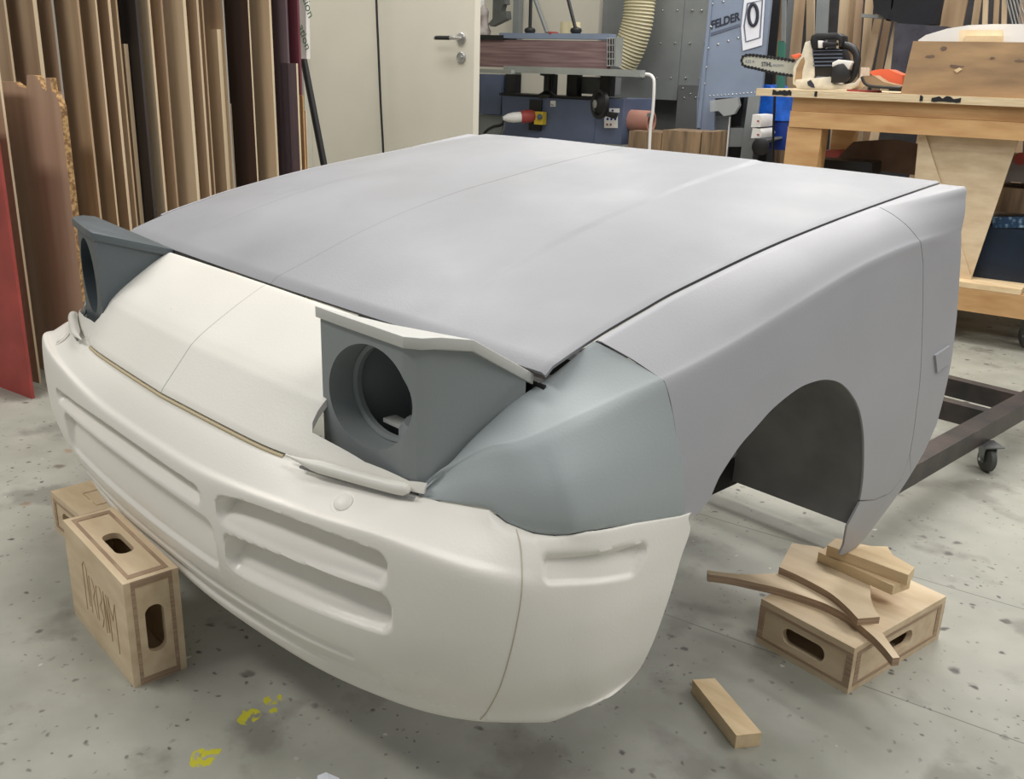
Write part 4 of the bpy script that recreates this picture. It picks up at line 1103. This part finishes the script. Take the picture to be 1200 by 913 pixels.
ring = [FP(882.5+5.2*cos(2*pi*k/28), 17.5+12.5*sin(2*pi*k/28), -.012) for k in range(28)]
obj('printed_ring', tube(BM(), ring, .0085, 8, closed=True), 'ink', pap, smooth=60)
fr = [FP(x, y, -.010) for x, y in ((876, 4), (893.5, 0), (890.5, 44), (874, 49), (872, 30))]
obj('printed_frame', tube(BM(), fr, .0035, 5, closed=True), 'inkgrey', pap)
bgp = [FP(x, y, -.10) for x, y in ((832, 118), (864, 114), (866, 124), (860, 134), (848, 136), (842, 130), (832, 131))]
single('plastic_bag', prism(BM(), bgp, FP.n*.09), 'bag', 'clear plastic bag bulging under the filter unit', 'bag', smooth=30)

# cardboard tube and timber beams behind the hood
bm = lathe(BM(), SP(739, 141, .02), SP.d, [(.0, .012), (.052, .012), (.058, 0), (.058, .13), (.048, .13), (.048, .03), (0, .03)], 28, close=False)
single('cardboard_tube', bm, 'cardb', 'pinkish-brown cardboard tube lying on the timber beams', 'tube', smooth=40)
TP_ = Plane(tuple(SP(740, 150, -.15))[:2])
for x0, x1, y0, y1, lab in ((737, 776, 153, 220, 'left timber beam stacked behind the hood'), (776, 822, 152, 220, 'middle timber beam with a knot, behind the hood'), (822.5, 834, 154, 220, 'right short timber beam behind the hood')):
    l, r_ = TP_(x0, 160), TP_(x1, 160); zt_ = TP_(x0, y0).z
    bm = boxo(BM(), TP_.p+TP_.d*ualong(TP_, l), TP_.d*((r_-l).dot(TP_.d)-.004), TP_.n*.22, EZ*zt_); bevel(bm, .004)
    single('timber_beam', bm, 'timber', lab, 'beam', 'old timber beams', smooth=30)

# ---- workbench
WP = Plane((0, 4.05)); wz = .985
uL = ualong(WP, WP(886, 109)); 
ben = thing('workbench', 'pine workbench with a worn plywood top, on casters', 'workbench', tuple(WP.p+WP.d*.0)[:2]+(0,))
bm = boxo(BM(), WP.p+WP.d*uL+EZ*(wz-.030), WP.d*2.3, WP.n*.80, EZ*.03); bevel(bm, .002)
obj('bench_top', bm, 'benchtop', ben, smooth=35)
rnd = random.Random(3)
for k, (u0, w_) in enumerate(((.075, .085), (.26, .012), (.69, .012), (.735, .11))):
    bm = BM(); p = WP.p+WP.d*(uL+u0)+EZ*(wz-.028)-WP.n*.0015
    prism(bm, [p+WP.d*(w_*i/8)+EZ*(.002+.004*rnd.random()) for i in range(9)]+[p+WP.d*(w_*i/8)+EZ*(.016+.012*rnd.random()) for i in range(8, -1, -1)], WP.n*.002); obj('black_smear', bm, 'black', ben)
ap = WP(925, 122).z; al = WP(925, 147).z
zA = wz-.03; u1 = ualong(WP, WP(925, 130))
bm = boxo(BM(), WP.p+WP.d*u1+WP.n*.03+EZ*(zA-.057), WP.d*2.2, WP.n*.05, EZ*.057); obj('apron', bevel(bm, .003), 'bench', ben, smooth=35)
bm = boxo(BM(), WP.p+WP.d*u1+WP.n*.015+EZ*(zA-.125), WP.d*2.2, WP.n*.06, EZ*.067); obj('apron', bevel(bm, .003), 'bench', ben, smooth=35)
bm = boxo(BM(), WP.p+WP.d*(u1-.005)+WP.n*.02+EZ*.16, WP.d*.15, WP.n*.10, EZ*(zA-.125-.16)); obj('leg', bevel(bm, .004), 'bench', ben, smooth=35)
bm = boxo(BM(), WP.p+WP.d*(u1-.005)+WP.n*.68+EZ*.16, WP.d*.10, WP.n*.10, EZ*(zA-.16)); obj('leg', bevel(bm, .004), 'bench', ben, smooth=35)
bm = boxo(BM(), WP.p+WP.d*(u1+1.9)+WP.n*.02+EZ*.16, WP.d*.12, WP.n*.10, EZ*(zA-.125-.16)); obj('leg', bevel(bm, .004), 'bench', ben, smooth=35)
bm = boxo(BM(), WP.p+WP.d*(u1-.0)+WP.n*.0+EZ*.14, WP.d*2.15, WP.n*.06, EZ*.095); obj('bottom_rail', bevel(bm, .003), 'bench', ben, smooth=35)
bm = boxo(BM(), WP.p+WP.d*(u1-.0)+WP.n*.72+EZ*.14, WP.d*2.15, WP.n*.06, EZ*.095); obj('bottom_rail', bevel(bm, .003), 'bench', ben, smooth=35)
bm = boxo(BM(), WP.p+WP.d*(u1-.0)-WP.n*.0+EZ*.236, WP.d*(ualong(WP, WP(1199, 330))-u1), WP.n*.78, EZ*.022); obj('shelf', bevel(bm, .002), 'pine', ben, smooth=35)
for du in (1.15, ):
    c = WP(1197, 395)
ccx = at(1203, 408, 'z', 0); caster(ccx.x, ccx.y, .052, .139, ben, 1.0, 'zinc')
c2 = WP.p+WP.d*(u1+.1)+WP.n*.08; caster(c2.x, c2.y, .052, .139, ben, .3, 'zinc')
# plywood brace panels in front of the shelf
obj('gusset_panel', prism(BM(), [WP(x, y, .025+.07) for x, y in ((1078, 152), (1196, 158), (1136, 334), (1128, 334), (1060, 334))]+[], -WP.n*.012), 'ply', ben)
obj('gusset_panel', prism(BM(), [WP(x, y, .08) for x, y in ((1078, 154), (1084, 154), (1139, 328), (1137, 334), (1060, 334))], -WP.n*.011), 'ply', ben)
# things on the bench
def bbx_(px0, px1, y0, back, depth, h): pass
def ontop(px, back):   # point on the bench top at photo column px, set back from the front edge
    p = WP(px, 112, back); return Vector((p.x, p.y, wz))
# crate
c0 = ontop(1055, .05); 
zt_ = WP(1062, 48, .05).z
cr = thing('wooden_crate', 'worn brown wooden crate on the right end of the workbench', 'crate', tuple(c0))
pts = [(0, 0), (1.0, 0), (1.0, zt_-wz), (.018, zt_-wz)]
obj('front_board', prism(BM(), [c0+WP.d*a+EZ*b for a, b in pts], WP.n*.022), 'crate', cr); obj('side_board', prism(BM(), [c0+WP.d*a+EZ*b+WP.n*.022 for a, b in ((0, 0), (.02, 0), (.034, zt_-wz), (.018, zt_-wz))], WP.n*.36), 'crate', cr)
obj('base_board', boxo(BM(), c0+WP.n*.022+WP.d*.02, WP.d*.98, WP.n*.36, EZ*.015), 'crate', cr)
obj('back_board', boxo(BM(), c0+WP.n*.38, WP.d*1.0, WP.n*.02, EZ*(zt_-wz-.004)), 'crate', cr)
for px, py, ww, hh in ((1121, 78, .045, .012), (1106, 57, .018, .016), (1163, 68, .016, .008), (1090, 66, .030, .010), (1195, 71, .025, .009)):
    p = WP(px, py, .0485); bm = BM(); pr_ = [p+WP.d*(ww*cos(a)*rnd.uniform(.4, .8))+EZ*(hh*sin(a)*rnd.uniform(.3, .8)) for a in [2*pi*k/11 for k in range(11)]]
    prism(bm, pr_, WP.n*.002); obj('dent', bm, 'brown' if py != 78 else 'brown', cr)
p = WP(1122, 81, .047); bm = prism(BM(), [p+WP.d*a+EZ*b for a, b in ((-.012, -.004), (0, -.014), (.018, .0), (.006, .006))], WP.n*.002); obj('chipped_splinter', bm, 'pine', cr)
# pale lid and paint panel in the crate
P = [WP(x, y, .2) for x, y in ((1076, 47), (1085, 41), (1110, 33.5), (1135, 29.5), (1160, 28.3), (1230, 28), (1230, 52), (1076, 52))]
single('plastic_cover', prism(BM(), P, WP.n*.15), 'whitepl', 'translucent white moulded cover resting in the wooden crate', 'cover', smooth=30)
P = [WP(x, y, .12) for x, y in ((1124, 35), (1174.5, 35), (1176.5, 60), (1123, 60))]
single('cream_tray', prism(BM(), P, WP.n*.03), wood('cream_block', (236, 212, 170), (246, 226, 190)), 'cream wooden block sticking out of the crate', 'block')
P = [WP(x, y, .11) for x, y in ((1131, 42), (1175, 42), (1176, 60), (1131, 60))]
single('thin_batten', prism(BM(), P, WP.n*.008), 'pine', 'thin light batten in front of the cream block in the crate', 'batten')

# chainsaw
cs0 = ontop(955, .22)
saw = thing('chainsaw', 'cream and black chainsaw with its bar pointing left, on the workbench', 'chainsaw', tuple(cs0))
KP = Plane((cs0.x, cs0.y), E1)
def k6(x, y): return (860+x/6, y/6)
def kz(px, py, back=0): return KP(px, py, back)
def kprism(nm, pts, depth, mat, par, back=0, bev=.0, sm=30):
    bm = prism(BM(), [kz(*k6(x, y), back) for x, y in pts], KP.n*depth); bmesh.ops.recalc_face_normals(bm, faces=bm.faces)
    if bev: bevel(bm, bev, 2, 40)
    return obj(nm, bm, mat, par, smooth=sm)
barp = smooth2([(430, 430), (330, 412), (220, 398), (130, 388), (85, 390), (62, 405), (58, 430), (66, 455), (90, 468), (150, 480), (250, 505), (340, 522), (430, 534)], 4)
gb = kprism('guide_bar', barp, .006, 'bar', saw, .05)
cb = [kz(*k6(x, y), .053) for x, y in barp]; 
rail_ = resample(cb, 64); bm = tube(BM(), rail_, .0052, 6)
for k in range(1, 63, 2):
    p = rail_[k]; boxo(bm, p-KP.d*.006-EZ*.007-KP.n*.006, KP.d*.010, KP.n*.011, EZ*.014)
obj('saw_chain', bm, 'black', saw)
text_on(KP, 'STIHL', 860+194/6, 466/6, 860+268/6, 468/6, 'ink', gb, 5.2, back=.048, bold=.02)
text_on(KP, 'ROLLOMATIC', 860+275/6, 467/6, 860+350/6, 468/6, 'inkgrey', gb, 2.6, back=.048)
text_on(KP, '4,25 A', 860+80/6, 445/6, 860+145/6, 446/6, 'inkgrey', gb, 4, back=.048)
kprism('chain_brake_cover', [(500, 295), (530, 288), (552, 300), (556, 400), (574, 470), (566, 540), (540, 580), (520, 618), (440, 610), (412, 590), (416, 480), (440, 430), (470, 400)], .035, 'sawbody', saw, .01, .004)
kprism('engine_housing', [(430, 560), (680, 538), (700, 590), (760, 595), (850, 580), (885, 540), (890, 480), (900, 470), (898, 560), (870, 605), (820, 630), (560, 628), (440, 622)], .13, 'sawbody', saw, .0, .004)
kprism('front_hand_guard', [(535, 290), (545, 250), (580, 232), (730, 232), (760, 252), (764, 300), (735, 330), (735, 285), (700, 276), (610, 276), (590, 290), (590, 345), (548, 345)], .09, 'black', saw, -.01, .003)
kprism('engine_cover', [(552, 345), (745, 340), (762, 400), (768, 440), (720, 450), (690, 540), (570, 535), (560, 430)], .12, 'black', saw, .01, .003)
for k in range(5): kprism('cooling_fin', [(556, 352+k*26), (758, 350+k*26), (760, 358+k*26), (558, 362+k*26)], .01, 'inkgrey', saw, .002)
kprism('starter_cap', [(690, 440), (735, 418), (830, 428), (832, 440), (800, 500), (690, 470)], .03, 'whitepl', saw, -.012, .003)
kprism('grip_base', [(690, 470), (730, 452), (768, 445), (810, 500), (812, 545), (780, 580), (680, 585)], .05, 'black', saw, -.02, .004)
kprism('pull_handle', [(622, 295), (722, 298), (722, 320), (650, 325), (622, 345)], .03, 'black', saw, -.03, .003); kprism('filter_clip', [(590, 285), (622, 285), (640, 335), (592, 338)], .02, 'whitepl', saw, -.022, .002)
pts = [kz(*k6(x, y), .03) for x, y in ((745, 320), (800, 322), (845, 350), (866, 400), (862, 460), (845, 520), (820, 555), (780, 572))]
obj('rear_handle', tube(BM(), catmull(pts, 5), [.016]*36, 12), 'black', saw, smooth=60)
kprism('bar_guard', [(400, 390), (450, 375), (470, 380), (450, 405), (425, 415)], .03, 'orange', saw, .02, .002)
kprism('rust_stain', [(440, 480), (470, 420), (492, 400), (500, 430), (482, 500), (478, 560), (450, 590), (428, 570)], .002, 'crate', saw, .0085)
kprism('cover_slot', [(515, 575), (540, 562), (560, 590), (570, 618), (545, 615), (520, 600)], .002, 'ink', saw, -.002)

# orange ear defender shell, brown sleeve, red strip
def z6(x, y): return (1000+x/6, y/6)
OP = Plane(tuple(ontop(1035, .18))[:2])
P = [OP(*z6(x, y)) for x, y in ((114, 510), (130, 497), (190, 485), (250, 488), (300, 510), (345, 528), (345, 606), (270, 598), (200, 570), (150, 545))]
bm = prism(BM(), P, OP.n*.12); bevel(bm, .008, 3, 40); single('safety_helmet', bm, 'orange', 'orange plastic helmet shell lying on the bench beside the crate', 'helmet', smooth=60)
P = [OP(*z6(x, y), -.12) for x, y in ((60, 535), (140, 530), (210, 575), (335, 605), (335, 620), (130, 612), (90, 600))]
o = single('helmet_visor', prism(BM(), P, OP.n*.10), 'crate', 'brown visor with a black rim under the orange helmet', 'visor')
vr = [OP(*z6(x, y), -.125) for x, y in ((58, 540), (75, 580), (110, 603), (180, 612), (335, 620))]
bm = tube(BM(), catmull(vr, 4), .006, 8); bmesh.ops.translate(bm, verts=bm.verts, vec=-o.location); q = obj('rim', bm, 'black', smooth=60); q.parent = o
p = ontop(1008, .14); single('red_strip', boxo(BM(), p-WP.d*.06+EZ*.0005, WP.d*.14, WP.n*.03, EZ*.008), 'redpaint', 'thin red strip on the bench beside the chainsaw', 'strip')

# ---- behind the bench: timber rack
RP = Plane(tuple(WP.p+WP.n*1.35)[:2])
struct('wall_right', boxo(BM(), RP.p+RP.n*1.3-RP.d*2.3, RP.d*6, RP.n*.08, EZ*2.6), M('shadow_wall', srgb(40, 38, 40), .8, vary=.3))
lt, md_, dk = tan2, tan1, tan3
def plank(x_top, x_bot, w, mat, lab, back=0, th=.018, nm='plank'):
    """leaning plank given by its left side at photo row 0 and row 100, width in photo pixels; stands on the floor"""
    s_ = (x_bot-x_top)/100.0
    def foot(x0):
        y = 100
        while RP(x0+s_*y, y, back).z > .002 and y < 600: y += 1
        q = RP(x0+s_*y, y, back); q.z = 0; return q
    P = [RP(x_top+s_*-60, -60, back), RP(x_top+s_*-60+w, -60, back), foot(x_top+w), foot(x_top)]
    single(nm, prism(BM(), P, RP.n*th), mat, lab, 'plank', None)
K = [(905, 896, 9, 'black', 'black strip beside the filter unit', .1), (910.5, 909, 5, 'timber', 'narrow weathered stick left of the green-tipped pole', -.15), (923, 915, 10, 'galv', 'grey metal sheet edge behind the chainsaw bar', .05),
     (931, 922, 12, md_, 'tan plank directly left of the chainsaw guard', .1), (945, 944, 9, lt, 'pale knotty plank rising behind the chainsaw guard', 0), (957, 952, 14, 'galv', 'wide grey plank right of the pale knotty one', .1),
     (984, 977, 11, lt, 'light plank rising from behind the chainsaw engine', 0), (994, 987, 8, md_, 'tan plank second right of the chainsaw engine', .03), (1003, 996, 8, dk, 'brown plank third right of the chainsaw engine', .05),
     (1014, 1006, 9, lt, 'pale plank behind the chainsaw rear handle', .08), (1029, 1008, 9, md_, 'tan plank leaning left of the black bags', .1), (1040, 1022, 8, dk, 'brown plank leaning below the black bags', .12),
     (1053, 1032, 10, lt, 'pale rough plank leaning left of the smoky plastic bin', -.05), (1107, 1087, 27, md_, 'broad brown board standing behind the crate', .1), (1142, 1128, 8, lt, 'light batten right of the broad brown board', 0),
     (1152, 1148, 6, lt, 'narrow light batten, second right of the broad brown board', 0), (1165, 1160, 6, md_, 'narrow batten, third right of the broad brown board', 0), (1174, 1172, 6, lt, 'narrow batten left of the wire bundle', 0), (1195, 1190, 12, dk, 'brown board at the right frame edge behind the crate', .1)]
for k_, (xt, xb, w, mat, lab, back) in enumerate(K): plank(xt, xb, w, mat, lab, .05+.03*(k_*5 % 12))
P = [RP(x, y, -.2) for x, y in ((917, -30), (921, -30), (919.5, 50), (915.5, 50))]
gp_ = thing('painted_pole', 'grey pole with a green lower end behind the chainsaw bar', 'pole', tuple(RP(916, 105, -.2)))
obj('pole_shaft', prism(BM(), P, RP.n*.02), 'galv', gp_); obj('green_end', prism(BM(), [RP(x, y, -.2) for x, y in ((911.5, 48), (919.5, 48), (918, 110), (910, 110))], RP.n*.02), 'teal', gp_)
# black cloth bags, bins, wires
for pts, lab in (([(1020, -40), (1050, -40), (1044, 5), (1044, 16), (1038, 24), (1035, 18), (1024, 16)], 'black cloth bag hanging left of the larger one'), ([(1053, -40), (1106, -40), (1100, 5), (1097, 28), (1070, 30), (1052, 27), (1040, 22), (1046, 8)], 'large black cloth bag above the smoky plastic bin')):
    bm = prism(BM(), [RP(x, y, -.12) for x, y in pts], RP.n*.1); bevel(bm, .01, 2, 40); single('cloth_bag', bm, 'blackbag', lab, 'bag', smooth=60)
single('storage_bin', prism(BM(), [RP(x, y, -.3) for x, y in ((1049, 27), (1110, 31), (1108, 100), (1042, 100))], RP.n*.15), 'bin', 'smoky translucent plastic bin behind the wooden crate', 'bin')
o = single('grey_bracket', prism(BM(), [RP(x, y, -.05) for x, y in ((1010, 16), (1036, 18), (1036, 22), (1009, 20))], RP.n*.05), 'galv', 'grey shelf bracket between the leaning planks', 'bracket')
bm = BM()
for k in range(9): tube(bm, [RP(1180+k*4, -20+k*3.5, .0), RP(1152+k*6+k*2, 30+rnd.uniform(-3, 3), -.05)] if False else [RP(1172+k*4, -30, .05), RP(1196+k*4-8, 34, .03)], .004, 5)
single('wire_bundle', bm, 'steel', 'bundle of shiny wires leaning at the right behind the crate', 'wire', smooth=60)
# things seen under the bench
UP_ = Plane(tuple(WP.p+WP.n*.5)[:2])
single('brown_sheet', prism(BM(), [UP_(x, y, -.05) for x, y in ((980, 186), (1000, 166), (1045, 163), (1082, 170), (1078, 206), (1030, 200), (985, 192))], UP_.n*.01), 'brown', 'curved brown fibreboard sheet lying under the workbench', 'sheet')
single('black_case', bevel(prism(BM(), [UP_(x, y, -.25) for x, y in ((953, 186), (1022, 191), (1021, 210), (950, 205))], UP_.n*.16), .005), 'black', 'flat black case under the workbench', 'case', smooth=40)
single('red_toolbox', bevel(prism(BM(), [UP_(x, y, .1) for x, y in ((957, 177), (984, 176), (986, 200), (955, 200))], UP_.n*.1), .005), 'redpaint', 'red toolbox under the workbench behind the black case', 'toolbox', smooth=40)
single('navy_toolbox', bevel(boxo(BM(), UP_(1150, 250, -.35)*1.0-EZ*(UP_(1150, 250, -.35).z-.2585), WP.d*.5, WP.n*.28, EZ*.215), .01), 'navy', 'dark navy plastic toolbox on the bench shelf', 'toolbox', smooth=40)
o = [x for x in COL.objects if x.name == 'navy_toolbox'][0]
lb = sticker('label_strip', 1163, 254, 1215, 267, M('label_blue', srgb(40, 66, 96), .3, col2=srgb(160, 190, 210), scale=60, contrast=(.5, .75)), None, Plane(tuple(UP_.p-UP_.n*.352)[:2])); lb.parent = o; lb.location = -o.location
single('brown_box', bevel(boxo(BM(), UP_(1160, 220, -.30)*1.0-EZ*(UP_(1160, 220, -.3).z-.475), WP.d*.5, WP.n*.25, EZ*.03), .004), 'zinc', 'thin grey tray lying on the navy toolbox', 'tray', smooth=40)
b2 = UP_(1170, 200, -.28); single('wood_case', boxo(BM(), Vector((b2.x, b2.y, .53)), WP.d*.5, WP.n*.25, EZ*.10), 'timber', 'brown wooden case stacked above the grey tray', 'case')
b3 = UP_(1176, 180, -.28); o = single('grey_case', boxo(BM(), Vector((b3.x, b3.y, .655)), WP.d*.5, WP.n*.25, EZ*.10), M('dim_grey', srgb(120, 112, 110), .6), 'grey case with a red spot, topmost under the bench', 'case')
rd = obj('red_spot', lathe(BM(), UP_(1196, 186, -.283), -UP_.n, [(.025, 0), (.025, .002)], 24), 'redpaint', None); rd.parent = o; rd.location = -o.location
# blue bin, sacks, trolley, thin rod between filter unit and bench leg
GP = Plane(tuple(WP.p+WP.n*1.1)[:2])
bn = thing('waste_bin', 'blue waste bin with a blue liner bag left of the bench leg', 'bin', tuple(GP(905, 175)))
obj('bin_body', bevel(prism(BM(), [GP(x, y) for x, y in ((884, 141), (925, 141), (922, 176), (889, 175))], GP.n*.25), .01), 'grime', bn, smooth=40)
obj('liner_bag', bevel(prism(BM(), [GP(x, y, -.01) for x, y in ((886, 112), (895, 99), (903, 101), (906, 112), (925, 114), (926, 142), (884, 141))], GP.n*.27), .01, 2, 40), 'bluebag', bn, smooth=60)
for y0, y1, lab in ((134, 150, 'upper white sack on the hand trolley'), (150, 163, 'lower white sack on the hand trolley')):
    bm = bevel(prism(BM(), [GP(x, y, -.25) for x, y in ((882, y0), (891, y0+1), (893, (y0+y1)/2), (891, y1-1), (880, y1-1))], GP.n*.2), .015, 3, 40); o = single('white_sack', bm, 'whitepl', lab, 'sack', smooth=60)
    q = obj('red_print', prism(BM(), [GP(x, y, -.262) for x, y in ((887, y0+7), (889.5, y0+7), (889.5, y0+9), (887, y0+9))], GP.n*.002), 'redpaint', None); q.parent = o; q.location = -o.location
tr = thing('hand_trolley', 'small dark hand trolley carrying the white sacks', 'trolley', tuple(GP(888, 175, -.2)))
obj('platform', prism(BM(), [GP(x, y, -.28) for x, y in ((878, 164), (895, 162), (896, 165), (880, 170))], GP.n*.3), 'galvd', tr)
obj('wheel', lathe(BM(), GP(890, 172, -.3), GP.n, [(.035, 0), (.045, .005), (.045, .025), (.035, .03)], 24), 'black', tr, smooth=40)
rp_ = GP(908, 110, -.75); rq = GP(904, 215, -.75); rq = rp_+(rq-rp_)*(rp_.z/(rp_.z-rq.z))
single('thin_rod', tube(BM(), [rp_, rq], .006, 8), 'black', 'thin dark rod hanging below the left end of the bench', 'rod', smooth=60)

# ================================================================== LIGHT
w = bpy.data.worlds.new('world'); SC.world = w; w.use_nodes = True
w.node_tree.nodes['Background'].inputs[0].default_value = (.95, .97, 1, 1); w.node_tree.nodes['Background'].inputs[1].default_value = .31
def area(name, loc, size, energy, rot=(0, 0, 0), col=(1, .975, .935)):
    l = bpy.data.lights.new(name, 'AREA'); l.shape = 'RECTANGLE'; l.size, l.size_y = size; l.energy = energy; l.color = col
    o = bpy.data.objects.new(name, l); COL.objects.link(o); o.location = loc; o.rotation_euler = rot; return o
for x, y, e in [(-2.1, 2.2, 44), (-1.2, 4.4, 24), (.4, 3.6, 60), (-.4, 1.5, 36), (-1.2, -1.0, 66), (2.3, 1.0, 40), (2.8, 3.6, 60), (-4.2, 5.4, 60), (-1.0, 5.6, 60)]:
    area('ceiling_and_fill_lamp', (x, y, 3.1), (2.2, .5), e, rot=(0, 0, PHI))  # overhead tubes, plus some lamps added to brighten boards, door and sander
SC.view_settings.view_transform = 'Standard'
SC.view_settings.exposure = -.17
